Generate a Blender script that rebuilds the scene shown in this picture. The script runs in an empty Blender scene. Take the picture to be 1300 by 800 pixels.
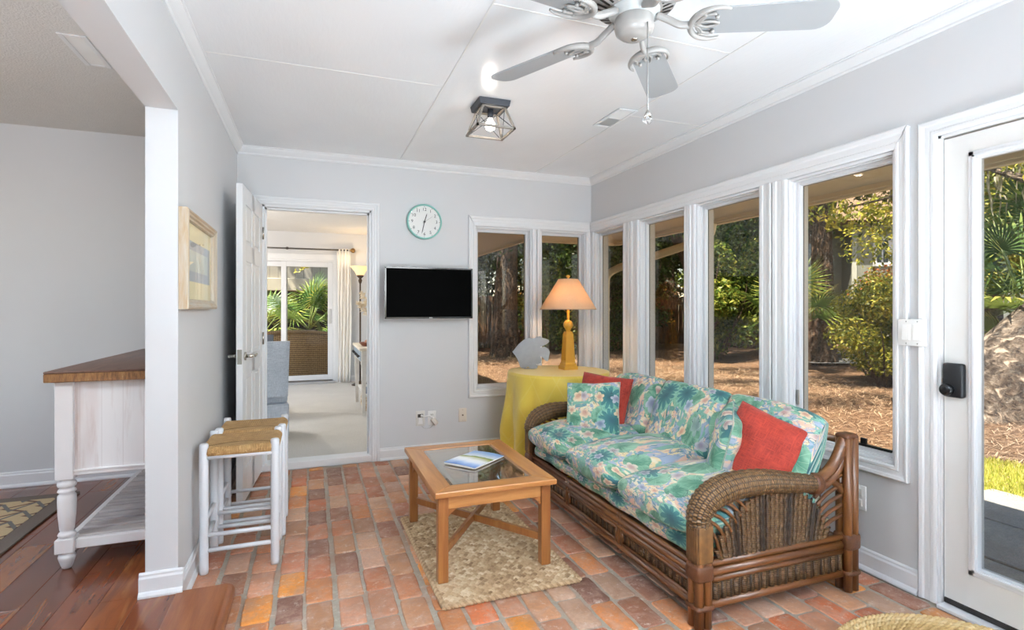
import bpy, bmesh, math, random
import numpy as np
from mathutils import Vector, Matrix, noise
PI = math.pi
SC = bpy.context.scene
COL = SC.collection
R = math.radians

# ---------------------------------------------------------------- materials
def srgb(h):
    if isinstance(h, str):
        h = h.lstrip('#'); c = [int(h[i:i+2], 16)/255 for i in (0, 2, 4)]
    else:
        c = [v/255 for v in h]
    return tuple((v/12.92 if v <= .04045 else ((v+.055)/1.055)**2.4) for v in c) + (1.0,)

class NT:
    """small node-tree helper"""
    def __init__(s, name):
        s.m = bpy.data.materials.new(name); s.m.use_nodes = True
        s.t = s.m.node_tree; s.t.nodes.clear()
        s.out = s.n('ShaderNodeOutputMaterial')
    def n(s, typ, ins=None, **kw):
        nd = s.t.nodes.new(typ)
        for k, v in kw.items(): setattr(nd, k, v)
        for k, v in (ins or {}).items(): s.set(nd.inputs[k], v)
        return nd
    def set(s, sock, v):
        if isinstance(v, bpy.types.NodeSocket): s.t.links.new(v, sock)
        else:
            if isinstance(v, (tuple, list)) and sock.type == 'RGBA' and len(v) == 3: v = (*v, 1)
            sock.default_value = v
    def bsdf(s, color, rough=.5, **kw):
        b = s.n('ShaderNodeBsdfPrincipled', {'Base Color': color, 'Roughness': rough})
        for k, v in kw.items(): s.set(b.inputs[k.replace('_', ' ')], v)
        s.t.links.new(b.outputs[0], s.out.inputs[0]); return b
    def coord(s, kind='Object'): return s.n('ShaderNodeTexCoord').outputs[kind]
    def attr(s, name): return s.n('ShaderNodeAttribute', attribute_name=name).outputs['Color']
    def mapping(s, vec, scale=(1, 1, 1), rot=(0, 0, 0), loc=(0, 0, 0)):
        return s.n('ShaderNodeMapping', {'Vector': vec, 'Scale': scale, 'Rotation': rot, 'Location': loc}).outputs[0]
    def noise(s, vec, scale=5, detail=3, rough=.5, dist=0, out='Fac'):
        return s.n('ShaderNodeTexNoise', {'Vector': vec, 'Scale': scale, 'Detail': detail, 'Roughness': rough, 'Distortion': dist}).outputs[out]
    def wave(s, vec, scale=5, dist=0, detail=2, dscale=1, direction='X', typ='BANDS'):
        return s.n('ShaderNodeTexWave', {'Vector': vec, 'Scale': scale, 'Distortion': dist, 'Detail': detail, 'Detail Scale': dscale},
                   wave_type=typ, **({'bands_direction': direction} if typ == 'BANDS' else {'rings_direction': direction})).outputs['Fac']
    def voro(s, vec, scale=5, feature='F1', dim='3D', rnd=1.0):
        ins = {'Vector': vec, 'Scale': scale, 'Randomness': rnd}
        return s.n('ShaderNodeTexVoronoi', ins, feature=feature, voronoi_dimensions=dim)
    def ramp(s, fac, stops, interp='LINEAR'):
        r = s.n('ShaderNodeValToRGB', {'Fac': fac}); cr = r.color_ramp; cr.interpolation = interp
        while len(cr.elements) < len(stops): cr.elements.new(.5)
        for e, (p, c) in zip(cr.elements, stops):
            e.position = p; e.color = c if isinstance(c, tuple) else ((c, c, c, 1) if isinstance(c, (int, float)) else srgb(c))
        return r.outputs[0]
    def mix(s, fac, a, b, mode='MIX'):
        m = s.n('ShaderNodeMix', data_type='RGBA', blend_type=mode)
        s.set(m.inputs['Factor'], fac); s.set(m.inputs[6], a); s.set(m.inputs[7], b)
        return m.outputs[2]
    def math(s, op, a, b=0.0, c=0.0, clamp=False):
        m = s.n('ShaderNodeMath', operation=op); m.use_clamp = clamp
        s.set(m.inputs[0], a); s.set(m.inputs[1], b)
        if len(m.inputs) > 2: s.set(m.inputs[2], c)
        return m.outputs[0]
    def vmath(s, op, a, b=(0, 0, 0)):
        m = s.n('ShaderNodeVectorMath', operation=op); s.set(m.inputs[0], a)
        if op == 'SCALE': s.set(m.inputs['Scale'], b)
        else: s.set(m.inputs[1], b)
        return m.outputs['Value'] if op in ('LENGTH', 'DOT_PRODUCT', 'DISTANCE') else m.outputs['Vector']
    def smooth(s, v, lo, hi):
        return s.n('ShaderNodeMapRange', {'Value': v, 'From Min': lo, 'From Max': hi, 'To Min': 0.0, 'To Max': 1.0}, interpolation_type='SMOOTHSTEP').outputs[0]
    def bump(s, bs, h, strength=.3, dist=.01):
        b = s.n('ShaderNodeBump', {'Height': h, 'Strength': strength, 'Distance': dist})
        s.t.links.new(b.outputs[0], bs.inputs['Normal']); return b
    def sep(s, v):
        n = s.n('ShaderNodeSeparateXYZ'); s.set(n.inputs[0], v); return n.outputs
    def comb(s, x=0., y=0., z=0.):
        return s.n('ShaderNodeCombineXYZ', {'X': x, 'Y': y, 'Z': z}).outputs[0]

MATS = {}
def plain(name, col, rough=.5, metal=0.0, var=0.06, vscale=6, bump=None, coat=0.0, spec=.5, sheen=0.0):
    """plain surface with a little procedural variation"""
    if name in MATS: return MATS[name]
    t = NT(name); c = srgb(col) if not isinstance(col, tuple) or max(col) > 1 else col
    co = t.coord()
    nz = t.noise(co, vscale, 4)
    lo = tuple(v*(1-var) for v in c[:3]) + (1,); hi = tuple(min(1, v*(1+var)) for v in c[:3]) + (1,)
    b = t.bsdf(t.ramp(nz, [(.3, lo), (.7, hi)]), rough, Metallic=metal, Specular_IOR_Level=spec)
    if coat: b.inputs['Coat Weight'].default_value = coat; b.inputs['Coat Roughness'].default_value = .15
    if sheen: b.inputs['Sheen Weight'].default_value = sheen
    if bump: t.bump(b, t.noise(co, bump[0], 3), bump[1], bump[2] if len(bump) > 2 else .005)
    MATS[name] = t.m; return t.m

def emis(name, col, strength):
    t = NT(name); e = t.n('ShaderNodeEmission', {'Color': srgb(col), 'Strength': strength})
    t.t.links.new(e.outputs[0], t.out.inputs[0]); MATS[name] = t.m; return t.m

def thin_glass(name, tint, refl=1.0, rough=0.0):
    t = NT(name)
    tr = t.n('ShaderNodeBsdfTransparent', {'Color': tint})
    gl = t.n('ShaderNodeBsdfGlossy', {'Color': (1, 1, 1, 1), 'Roughness': rough})
    ge = t.n('ShaderNodeNewGeometry')
    c = t.math('ABSOLUTE', t.vmath('DOT_PRODUCT', ge.outputs['Normal'], ge.outputs['Incoming']))
    fr = t.math('MULTIPLY', t.math('ADD', .04, t.math('MULTIPLY', t.math('POWER', t.math('SUBTRACT', 1.0, c, clamp=True), 5.0), .96)), refl)
    mx = t.n('ShaderNodeMixShader'); t.set(mx.inputs[0], fr)
    t.t.links.new(tr.outputs[0], mx.inputs[1]); t.t.links.new(gl.outputs[0], mx.inputs[2])
    t.t.links.new(mx.outputs[0], t.out.inputs[0]); MATS[name] = t.m; return t.m

def wood(name, cols, scale=1.0, axis='X', rough=.4, ring=9, coat=0.0, bump=.05):
    """grain along the object-space axis"""
    if name in MATS: return MATS[name]
    t = NT(name)
    sc = {'X': (.7, 9, 9), 'Y': (9, .7, 9), 'Z': (9, 9, .7)}[axis]
    v = t.mapping(t.coord(), tuple(q*scale for q in sc))
    w = t.noise(v, 2.2, 5, .6, .6)
    f = t.noise(v, ring, 6, .7)
    g = t.math('ADD', t.math('MULTIPLY', w, .65), t.math('MULTIPLY', f, .35))
    n = len(cols)
    b = t.bsdf(t.ramp(g, [(.3+.4*i/(n-1), c) for i, c in enumerate(cols)]), rough)
    if coat: b.inputs['Coat Weight'].default_value = coat; b.inputs['Coat Roughness'].default_value = .2
    t.bump(b, f, bump, .003)
    MATS[name] = t.m; return t.m

# ---------------------------------------------------------------- mesh builder
class MB:
    def __init__(s):
        s.v = []; s.f = []; s.sm = []; s.uv = {}; s.mi = []
        s.cols = []   # per face colour
        s.xf = None
        s.cur = None; s.m = 0
    def _add(s, vs, fs, smooth=False, uvs=None):
        o = len(s.v)
        for p in vs:
            p = Vector(p)
            if s.xf is not None: p = s.xf @ p
            s.v.append(p)
        for i, f in enumerate(fs):
            if uvs: s.uv[len(s.f)] = uvs[i]
            s.f.append([k+o for k in f]); s.sm.append(smooth); s.cols.append(s.cur); s.mi.append(s.m)
        return s
    def bm(s, b, smooth=False):
        b.verts.ensure_lookup_table(); b.verts.index_update()
        vs = [v.co.copy() for v in b.verts]; fs = [[v.index for v in f.verts] for f in b.faces]
        b.free(); return s._add(vs, fs, smooth)
    def box(s, x0, x1, y0, y1, z0, z1, bev=0.0, seg=1):
        if x1 < x0: x0, x1 = x1, x0
        if y1 < y0: y0, y1 = y1, y0
        if z1 < z0: z0, z1 = z1, z0
        if not bev:
            vs = [(x, y, z) for z in (z0, z1) for y in (y0, y1) for x in (x0, x1)]
            return s._add(vs, [(0, 2, 3, 1), (4, 5, 7, 6), (0, 1, 5, 4), (2, 6, 7, 3), (0, 4, 6, 2), (1, 3, 7, 5)])
        b = bmesh.new(); bmesh.ops.create_cube(b, size=1)
        for v in b.verts: v.co = Vector(((x0+x1)/2+v.co.x*(x1-x0), (y0+y1)/2+v.co.y*(y1-y0), (z0+z1)/2+v.co.z*(z1-z0)))
        bev = min(bev, .49*min(x1-x0, y1-y0, z1-z0))
        bmesh.ops.bevel(b, geom=b.edges[:], offset=bev, segments=seg, affect='EDGES', profile=.5)
        return s.bm(b, seg > 1)
    def hexa(s, lo, hi):
        """frustum-like solid between two 4-point loops"""
        vs = list(lo)+list(hi)
        return s._add(vs, [(3, 2, 1, 0), (4, 5, 6, 7), (0, 1, 5, 4), (1, 2, 6, 5), (2, 3, 7, 6), (3, 0, 4, 7)])
    def grid(s, fn, nu, nv, smooth=True, closeu=False, closev=False, uvfn=None):
        vs = []
        for j in range(nv+(0 if closev else 1)):
            for i in range(nu+(0 if closeu else 1)): vs.append(fn(i/nu, j/nv))
        W = nu+(0 if closeu else 1); H = nv+(0 if closev else 1); fs = []; uvs = []
        for j in range(nv):
            for i in range(nu):
                a, b = i, (i+1) % W; c, d = j, (j+1) % H
                fs.append((c*W+a, c*W+b, d*W+b, d*W+a))
                if uvfn: uvs.append([uvfn(i/nu, j/nv), uvfn((i+1)/nu, j/nv), uvfn((i+1)/nu, (j+1)/nv), uvfn(i/nu, (j+1)/nv)])
        return s._add(vs, fs, smooth, uvs or None)
    def tube(s, pts, r, seg=10, closed=False, caps=True, smooth=True, flat=1.0, uvlen=None):
        """swept round bar; r float or list; flat squashes the section's second axis"""
        P = [Vector(p) for p in pts]; n = len(P)
        rr = r if isinstance(r, (list, tuple)) else [r]*n
        T = []
        for i in range(n):
            if closed: d = P[(i+1) % n]-P[i-1]
            else: d = P[min(i+1, n-1)]-P[max(i-1, 0)]
            T.append(d.normalized())
        up = Vector((0, 0, 1)) if abs(T[0].z) < .9 else Vector((1, 0, 0))
        N = (up - T[0]*up.dot(T[0])).normalized(); vs = []; L = [0.]
        for i in range(n):
            if i:
                N = (N - T[i]*N.dot(T[i]))
                N = N.normalized() if N.length > 1e-6 else T[i].orthogonal().normalized()
                L.append(L[-1]+(P[i]-P[i-1]).length)
            B = T[i].cross(N)
            for k in range(seg):
                a = 2*PI*k/seg
                vs.append(P[i]+N*math.cos(a)*rr[i]+B*math.sin(a)*rr[i]*flat)
        fs = []; uvs = []
        for i in range(n if closed else n-1):
            j = (i+1) % n
            for k in range(seg):
                k2 = (k+1) % seg
                fs.append((i*seg+k, j*seg+k, j*seg+k2, i*seg+k2))
                li = L[i]; lj = L[j] if j else L[-1]+.01
                uvs.append([(li, k/seg), (lj, k/seg), (lj, (k+1)/seg), (li, (k+1)/seg)])
        s._add(vs, fs, smooth, uvs)
        if caps and not closed:
            o = len(s.v)-n*seg
            s.f.append([o+k for k in range(seg)]); s.sm.append(False); s.cols.append(s.cur); s.mi.append(s.m)
            s.f.append([o+(n-1)*seg+k for k in reversed(range(seg))]); s.sm.append(False); s.cols.append(s.cur); s.mi.append(s.m)
        return s
    def cyl(s, p0, p1, r, seg=16, r1=None, smooth=True):
        return s.tube([p0, p1], [r, r if r1 is None else r1], seg, smooth=smooth)
    def lathe(s, prof, c=(0, 0, 0), seg=32, smooth=True, capb=True, capt=True):
        c = Vector(c); n = len(prof); vs = []
        for r, z in prof:
            for k in range(seg):
                a = 2*PI*k/seg; vs.append(c+Vector((r*math.cos(a), r*math.sin(a), z)))
        fs = []
        for i in range(n-1):
            for k in range(seg):
                k2 = (k+1) % seg; fs.append((i*seg+k, i*seg+k2, (i+1)*seg+k2, (i+1)*seg+k))
        if capb and prof[0][0] > 1e-5: fs.append(tuple(reversed(range(seg))))
        if capt and prof[-1][0] > 1e-5: fs.append(tuple((n-1)*seg+k for k in range(seg)))
        return s._add(vs, fs, smooth)
    def prism(s, poly, axis, a0, a1, smooth=False):
        """polygon in the plane across axis, extruded from a0 to a1.  poly coords: X->(y,z) Y->(x,z) Z->(x,y)"""
        def put(p, a):
            return {'X': (a, p[0], p[1]), 'Y': (p[0], a, p[1]), 'Z': (p[0], p[1], a)}[axis]
        n = len(poly)
        vs = [put(p, a0) for p in poly]+[put(p, a1) for p in poly]
        fs = [tuple(reversed(range(n))), tuple(range(n, 2*n))]+[(i, (i+1) % n, n+(i+1) % n, n+i) for i in range(n)]
        return s._add(vs, fs, smooth)
    def ball(s, c, r, seg=16, rings=10, sc=(1, 1, 1)):
        prof = [(max(1e-6, r*math.sin(PI*i/rings)), -r*math.cos(PI*i/rings)) for i in range(rings+1)]
        old = s.xf; M = Matrix.Translation(Vector(c)) @ Matrix.Diagonal((*sc, 1))
        s.xf = M if old is None else old @ M
        s.lathe(prof, (0, 0, 0), seg); s.xf = old; return s
    def build(s, name, mat, parent=None, loc=None, rot=None, shade=None):
        me = bpy.data.meshes.new(name)
        me.from_pydata([tuple(v) for v in s.v], [], s.f)
        mats = mat if isinstance(mat, (list, tuple)) else [mat]
        for m in mats: me.materials.append(m)
        if len(mats) > 1: me.polygons.foreach_set('material_index', s.mi)
        me.polygons.foreach_set('use_smooth', s.sm)
        if s.uv:
            uvl = me.uv_layers.new(name='UVMap')
            for fi, u in s.uv.items():
                p = me.polygons[fi]
                for li, c in zip(p.loop_indices, u): uvl.data[li].uv = c
        if any(c is not None for c in s.cols):
            ca = me.color_attributes.new('tone', 'FLOAT_COLOR', 'CORNER')
            for p, c in zip(me.polygons, s.cols):
                for li in p.loop_indices: ca.data[li].color = c or (1, 1, 1, 1)
        b = bmesh.new(); b.from_mesh(me)
        if not s.uv and not any(c is not None for c in s.cols):
            pass
        bmesh.ops.recalc_face_normals(b, faces=b.faces[:]); b.to_mesh(me); b.free()
        me.update()
        o = bpy.data.objects.new(name, me); COL.objects.link(o)
        if parent: o.parent = parent
        if loc is not None: o.location = loc
        if rot is not None: o.rotation_euler = rot
        return o

def tag(o, label=None, cat=None, group=None, kind=None):
    if label: o['label'] = label
    if cat: o['category'] = cat
    if group: o['group'] = group
    if kind: o['kind'] = kind
    return o
def thing(name, label, cat, loc=(0, 0, 0), rz=0.0, group=None, kind=None):
    o = bpy.data.objects.new(name, None); COL.objects.link(o); o.empty_display_size = .1
    o.location = loc; o.rotation_euler = (0, 0, rz)
    return tag(o, label, cat, group, kind)
def copy_tree(o, parent=None, label=None):
    c = o.copy(); COL.objects.link(c)
    if parent: c.parent = parent
    if label: c['label'] = label
    for ch in list(o.children): copy_tree(ch, c)
    return c
def struct(name, mb, mat, label, cat, **kw):
    o = mb.build(name, mat, **kw); return tag(o, label, cat, None, 'structure')
def subsurf(o, lv=2, smooth=True):
    m = o.modifiers.new('sub', 'SUBSURF'); m.levels = lv; m.render_levels = lv
    for p in o.data.polygons: p.use_smooth = True
    return o
def arc(cx, cz, r, a0, a1, n): return [(cx+r*math.cos(R(a0+(a1-a0)*i/n)), cz+r*math.sin(R(a0+(a1-a0)*i/n))) for i in range(n+1)]
def bez(pts, n=12):
    """Catmull-Rom through points"""
    P = [Vector(p) for p in pts]; out = []
    for i in range(len(P)-1):
        a = P[max(i-1, 0)]; b = P[i]; c = P[i+1]; d = P[min(i+2, len(P)-1)]
        for k in range(n):
            t = k/n
            out.append(.5*((2*b)+(c-a)*t+(2*a-5*b+4*c-d)*t*t+(3*b-a-3*c+d)*t**3))
    out.append(P[-1]); return out
def fastmesh(name, V, F, mat, parent=None, smooth=False, tone=None):
    """numpy quads (n,4) or tris"""
    me = bpy.data.meshes.new(name); k = F.shape[1]
    me.vertices.add(len(V)); me.vertices.foreach_set('co', V.astype(np.float32).ravel())
    me.loops.add(F.size); me.loops.foreach_set('vertex_index', F.astype(np.int32).ravel())
    me.polygons.add(len(F)); me.polygons.foreach_set('loop_start', np.arange(0, F.size, k, dtype=np.int32))
    me.polygons.foreach_set('loop_total', np.full(len(F), k, dtype=np.int32))
    if smooth: me.polygons.foreach_set('use_smooth', np.ones(len(F), dtype=bool))
    me.materials.append(mat)
    me.update(calc_edges=True)
    if tone is not None:   # per-face scalar
        ca = me.color_attributes.new('tone', 'FLOAT_COLOR', 'CORNER')
        arr = np.repeat(np.stack([tone, tone, tone, np.ones_like(tone)], 1), k, axis=0).astype(np.float32)
        ca.data.foreach_set('color', arr.ravel())
    me.validate()
    o = bpy.data.objects.new(name, me); COL.objects.link(o)
    if parent: o.parent = parent
    return o
RNG = np.random.default_rng(7); random.seed(7)
# ================================================================= ROOM
XL, XR, YB, ZC = -.515, 2.43, 4.40, 2.42      # left wall, right wall, back wall, ceiling
YF = -2.0                                      # where the modelled part of the room ends behind the camera
M_wall = plain('wall_paint', '#CFD0D1', .55, var=.012, vscale=2, bump=(160, .03, .002))
M_ceil_l = plain('ceiling_texture', '#D6D5D2', .8, var=.02, vscale=30, bump=(110, .6, .006))
M_trim = plain('white_trim', '#DEDFE0', .32, var=.01)
M_sash = plain('sash_white', '#DCDDDF', .38, var=.01)
M_dark = plain('dark_gap', '#221d1a', .6)
M_black = plain('black_plastic', '#101113', .35)
M_steel = plain('brushed_steel', '#A8A7A3', .32, 1.0, bump=(90, .05))
M_chrome = plain('satin_nickel', '#B9B5AC', .25, 1.0)
M_pane = thin_glass('window_pane', (.79, .745, .68, 1), .8)      # bronze tinted, two faces
M_pane_d = thin_glass('door_pane', (.74, .73, .71, 1), .8)

# ---- glossy painted panel ceiling
def ceiling_mat():
    t = NT('ceiling_gloss'); co = t.coord()
    big = t.noise(t.mapping(co, (1.2, .7, 1)), 1.6, 2)
    fine = t.noise(t.mapping(co, (9, 2.5, 1)), 6, 4, .6)
    b = t.bsdf(t.ramp(big, [(.3, '#E4E5E6'), (.7, '#E8E9EA')]), .24)
    b.inputs['Specular IOR Level'].default_value = .55
    h = t.math('ADD', t.math('MULTIPLY', big, 1.0), t.math('MULTIPLY', fine, .06))
    t.bump(b, h, .28, .05)
    return t.m
M_ceil = ceiling_mat()

def wall(name, axis, a0, a1, u0, u1, z0, z1, holes, label):
    """solid wall between a0 and a1 on its axis, spanning u and z, with rectangular holes (u0,u1,z0,z1)"""
    us = sorted({u0, u1, *[h[0] for h in holes], *[h[1] for h in holes]}); us = [u for u in us if u0 <= u <= u1]
    zs = sorted({z0, z1, *[h[2] for h in holes], *[h[3] for h in holes]}); zs = [z for z in zs if z0 <= z <= z1]
    m = MB()
    def P(a, u, z): return (a, u, z) if axis == 'X' else (u, a, z)
    def solid(i, j):
        if i < 0 or j < 0 or i >= len(us)-1 or j >= len(zs)-1: return False
        cu, cz = (us[i]+us[i+1])/2, (zs[j]+zs[j+1])/2
        return not any(h[0] < cu < h[1] and h[2] < cz < h[3] for h in holes)
    for i in range(len(us)-1):
        for j in range(len(zs)-1):
            if not solid(i, j): continue
            A, B, c, d = us[i], us[i+1], zs[j], zs[j+1]
            for a in (a0, a1): m._add([P(a, A, c), P(a, B, c), P(a, B, d), P(a, A, d)], [(0, 1, 2, 3)])
            if not solid(i-1, j): m._add([P(a0, A, c), P(a1, A, c), P(a1, A, d), P(a0, A, d)], [(0, 1, 2, 3)])
            if not solid(i+1, j): m._add([P(a0, B, c), P(a1, B, c), P(a1, B, d), P(a0, B, d)], [(0, 1, 2, 3)])
            if not solid(i, j-1): m._add([P(a0, A, c), P(a1, A, c), P(a1, B, c), P(a0, B, c)], [(0, 1, 2, 3)])
            if not solid(i, j+1): m._add([P(a0, A, d), P(a1, A, d), P(a1, B, d), P(a0, B, d)], [(0, 1, 2, 3)])
    b = bmesh.new()
    vv = [b.verts.new(v) for v in m.v]
    for f in m.f: b.faces.new([vv[i] for i in f])
    bmesh.ops.remove_doubles(b, verts=b.verts, dist=1e-5)
    q = MB(); q.bm(b)
    return struct(name, q, M_wall, label, 'wall')

ZH, ZS = 1.925, .525         # window head and sill of the openings
WB = [(1.308, 1.832), (1.915, 2.372)]                     # back wall openings (x)
WR = [(3.84, 4.345), (3.062, 3.622), (2.395, 2.952), (1.632, 2.208)]   # right wall openings (y), far to near
DR = (.58, 1.46)             # exterior door opening (y)
wall('wall_back', 'Y', YB, YB+.12, -3.6, 2.58, -.12, ZC+.12, [(-.345, .445, .0, 2.0)]+[(a, b, ZS, ZH) for a, b in WB],
     'pale grey back wall holding the doorway, clock, television and two windows')
wall('wall_right', 'X', XR, XR+.15, YF, YB+.12, -.12, ZC+.12, [(a, b, ZS, ZH) for a, b in WR]+[(DR[0], DR[1], 0, 1.935)],
     'pale grey right wall with a row of tall windows and glazed door')
wall('wall_left', 'X', XL-.115, XL, YF, YB, -.12, ZC+.12, [(.2, 2.545, -.2, 2.037)],
     'pale grey left partition wall with wide opening to the side room')

wall('wall_rear', 'Y', YF-.12, YF, -3.6, 2.58, -.12, ZC+.12, [(.7, 2.1, 0.0, 2.1)], 'pale grey wall behind the viewpoint with an opening sized to let in daylight')  # unseen wall added to hold back daylight from behind the camera
# ---- brick floor: individual worn bricks set in mortar, all one surface
def brick_floor():
    m = MB(); rnd = random.Random(11)
    pal = ['#CC8760', '#C27A54', '#D6986C', '#B66E4C', '#A06A52', '#CE9272', '#C27C5C', '#E0903E', '#8A6050', '#C89C82', '#D07448', '#BA8A6C', '#D4A686', '#C6906A', '#CE8450', '#BE9A80']
    m.cur = srgb('#A19D90')
    m._add([(XL-.02, YF, -.006), (XR+.12, YF, -.006), (XR+.12, YB+.02, -.006), (XL-.02, YB+.02, -.006)], [(0, 1, 2, 3)])
    m.cur = srgb('#56504a')
    m._add([(XL-.02, YF, -.11), (XR+.12, YF, -.11), (XR+.12, YB+.02, -.11), (XL-.02, YB+.02, -.11)], [(3, 2, 1, 0)])
    pitch = .1215; x = XL+.004
    while x < XR:
        y = YF + rnd.random()*.22
        off = rnd.uniform(-.004, .004)
        while y < YB-.03:
            L = rnd.uniform(.198, .214); g = rnd.uniform(.007, .012)
            y1 = min(y+L, YB-.012)
            x0 = x+rnd.uniform(.004, .010)+off; x1 = x+pitch-rnd.uniform(.008, .014)+off
            x1 = min(x1, XR-.002)
            if y1-y > .05 and x1-x0 > .03:
                c = Vector(srgb(rnd.choice(pal))[:3]); k = rnd.uniform(.72, 1.04)
                m.cur = (*(c*k), 1)
                z = rnd.uniform(-.0015, .0015); r = .012
                loop = []
                n = 4
                for (cx, cy, a0) in ((x1-r, y+r, -90), (x1-r, y1-r, 0), (x0+r, y1-r, 90), (x0+r, y+r, 180)):
                    for i in range(3):
                        a = R(a0+45*i); loop.append([cx+r*math.cos(a), cy+r*math.sin(a)])
                # extra wobble points along the long sides
                lp = []
                for i, p in enumerate(loop):
                    lp.append(p); q = loop[(i+1) % 12]
                    d = math.hypot(q[0]-p[0], q[1]-p[1])
                    if d > .06:
                        k2 = 4 if d > .12 else 2
                        for s in range(1, k2): lp.append([p[0]+(q[0]-p[0])*s/k2, p[1]+(q[1]-p[1])*s/k2])
                lp = [[a+rnd.uniform(-.0022, .0022), b+rnd.uniform(-.0022, .0022)] for a, b in lp]
                cx, cy = (x0+x1)/2, (y+y1)/2; N = len(lp)
                out = [(a, b, -.007) for a, b in lp]
                mid = [(cx+(a-cx)*.975, cy+(b-cy)*.985, z-.0016) for a, b in lp]
                inn = [(cx+(a-cx)*.90, cy+(b-cy)*.95, z+rnd.uniform(-.0006, .0006)) for a, b in lp]
                fs = [tuple(range(2*N, 3*N))]
                for i in range(N):
                    j = (i+1) % N
                    fs.append((i, j, N+j, N+i)); fs.append((N+i, N+j, 2*N+j, 2*N+i))
                m._add(out+mid+inn, fs, True)
            y = y1+g
        x += pitch
    t = NT('brick'); co = t.coord(); a = t.attr('tone')
    n1 = t.noise(co, 14, 5, .65, .4); n2 = t.noise(co, 55, 4, .7); n3 = t.noise(co, 5, 3)
    c = t.mix(t.ramp(n1, [(.45, 0.), (.72, .7)]), a, '#0' and (.52, .36, .28, 1))
    c = t.mix(t.ramp(n3, [(.48, 0.), (.68, .5)]), c, (.30, .14, .07, 1))
    c = t.mix(t.ramp(n2, [(.35, .3), (.6, 0.)]), c, (.20, .11, .08, 1))
    c = t.mix(t.ramp(t.noise(co, 22, 5, .8), [(.56, 0.), (.68, .55)]), c, (.66, .56, .48, 1))
    b = t.bsdf(c, t.ramp(n2, [(.3, .42), (.7, .62)]))
    b.inputs['Specular IOR Level'].default_value = .4
    t.bump(b, t.math('ADD', n2, t.math('MULTIPLY', n1, .8)), .4, .004)
    o = struct('floor', m, t.m, 'worn red and orange brick floor with grey mortar', 'floor')
    return o
brick_floor()

# ---- raised plank floor of the side room
def plank_floor():
    m = MB(); rnd = random.Random(5)
    pal = ['#743A1C', '#824621', '#612E16', '#8E5024', '#6D3619', '#98592A']
    x = XL-.0
    z = .06
    while x > -3.4:
        w = .135; y = YF+.0-rnd.random()*1.2
        while y < YB:
            L = rnd.uniform(.8, 1.6); y0 = max(y, YF); y1 = min(y+L, YB+.0)
            if y1 > y0+.01:
                c = Vector(srgb(rnd.choice(pal))[:3])*rnd.uniform(.85, 1.15); m.cur = (*c, 1)
                m.box(x-w+.0012, x, y0+.001, y1-.001, z-.02, z, .0012)
            y += L
        x -= w
    m.cur = srgb('#2a1409'); m.box(x, XL-.0005, YF, YB, -.10, z-.004)
    t = NT('plank_wood'); co = t.coord(); a = t.attr('tone')
    v = t.mapping(co, (7, .8, 7)); g = t.noise(v, 3, 6, .65, 1.2)
    v2 = t.mapping(co, (3, .5, 3)); g2 = t.noise(v2, 2.6, 3, .5, 2.0)
    c = t.mix(t.ramp(g, [(.36, .5), (.50, 0.)]), a, (.09, .028, .010, 1))
    c = t.mix(t.ramp(g2, [(.55, 0.), (.75, .6)]), c, (.42, .17, .05, 1))
    b = t.bsdf(c, .22); b.inputs['Coat Weight'].default_value = .3; b.inputs['Coat Roughness'].default_value = .12
    t.bump(b, g, .04, .002)
    struct('floor_planks', m, t.m, 'glossy reddish brown plank floor of the side room', 'floor')
plank_floor()
# bull-nosed wooden step along the edge between planks and bricks
m = MB(); x0, x1, zt = XL-.002, -.305, .062
prof = [(x0, 0.0), (x1-.004, 0.0), (x1, .012)]+[(x1-.03+.03*math.cos(R(a)), zt-.03+.03*math.sin(R(a))) for a in range(0, 91, 15)]+[(x0, zt)]
m.prism(prof, 'Y', YF, 2.535, False)
M_step = wood('step_wood', ['#6A3616', '#854A22', '#9A5E32'], 1.0, 'Y', .3, coat=.3)
struct('trim_1', m, M_step, 'rounded wooden step edging beside the bricks', 'step')

# ---- ceilings
m = MB(); m.box(XL, XR, YF, YB, ZC, ZC+.1)
struct('ceiling', m, M_ceil, 'glossy white painted panel ceiling of the sunroom', 'ceiling')
m = MB()                                   # thin battens over the panel joints
w = .004
for x in (.667, 1.845): m.box(x-w, x+w, YF, YB, ZC-.0022, ZC-.0002)
m.box(XL, .667, 2.84-w, 2.84+w, ZC-.002, ZC-.0002); m.box(.667, 1.845, 2.0-w, 2.0+w, ZC-.002, ZC-.0002)
m.box(1.845, XR, 2.86-w, 2.86+w, ZC-.002, ZC-.0002)
struct('trim_2', m, plain('batten', '#DAD9D6', .3, var=.01), 'thin flat battens covering the ceiling panel joints', 'ceiling trim')
m = MB(); m.box(-3.5, XL-.115, YF, YB, ZC, ZC+.1)
struct('ceiling_side', m, M_ceil_l, 'stippled off-white ceiling of the side room', 'ceiling')
wall('wall_side', 'X', -3.6, -3.5, YF, YB, -.1, ZC+.1, [(1.0, 3.1, .8, 2.1)], 'pale grey outer wall of the side room')  # the opening in this unseen wall is added to admit sun

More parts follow.
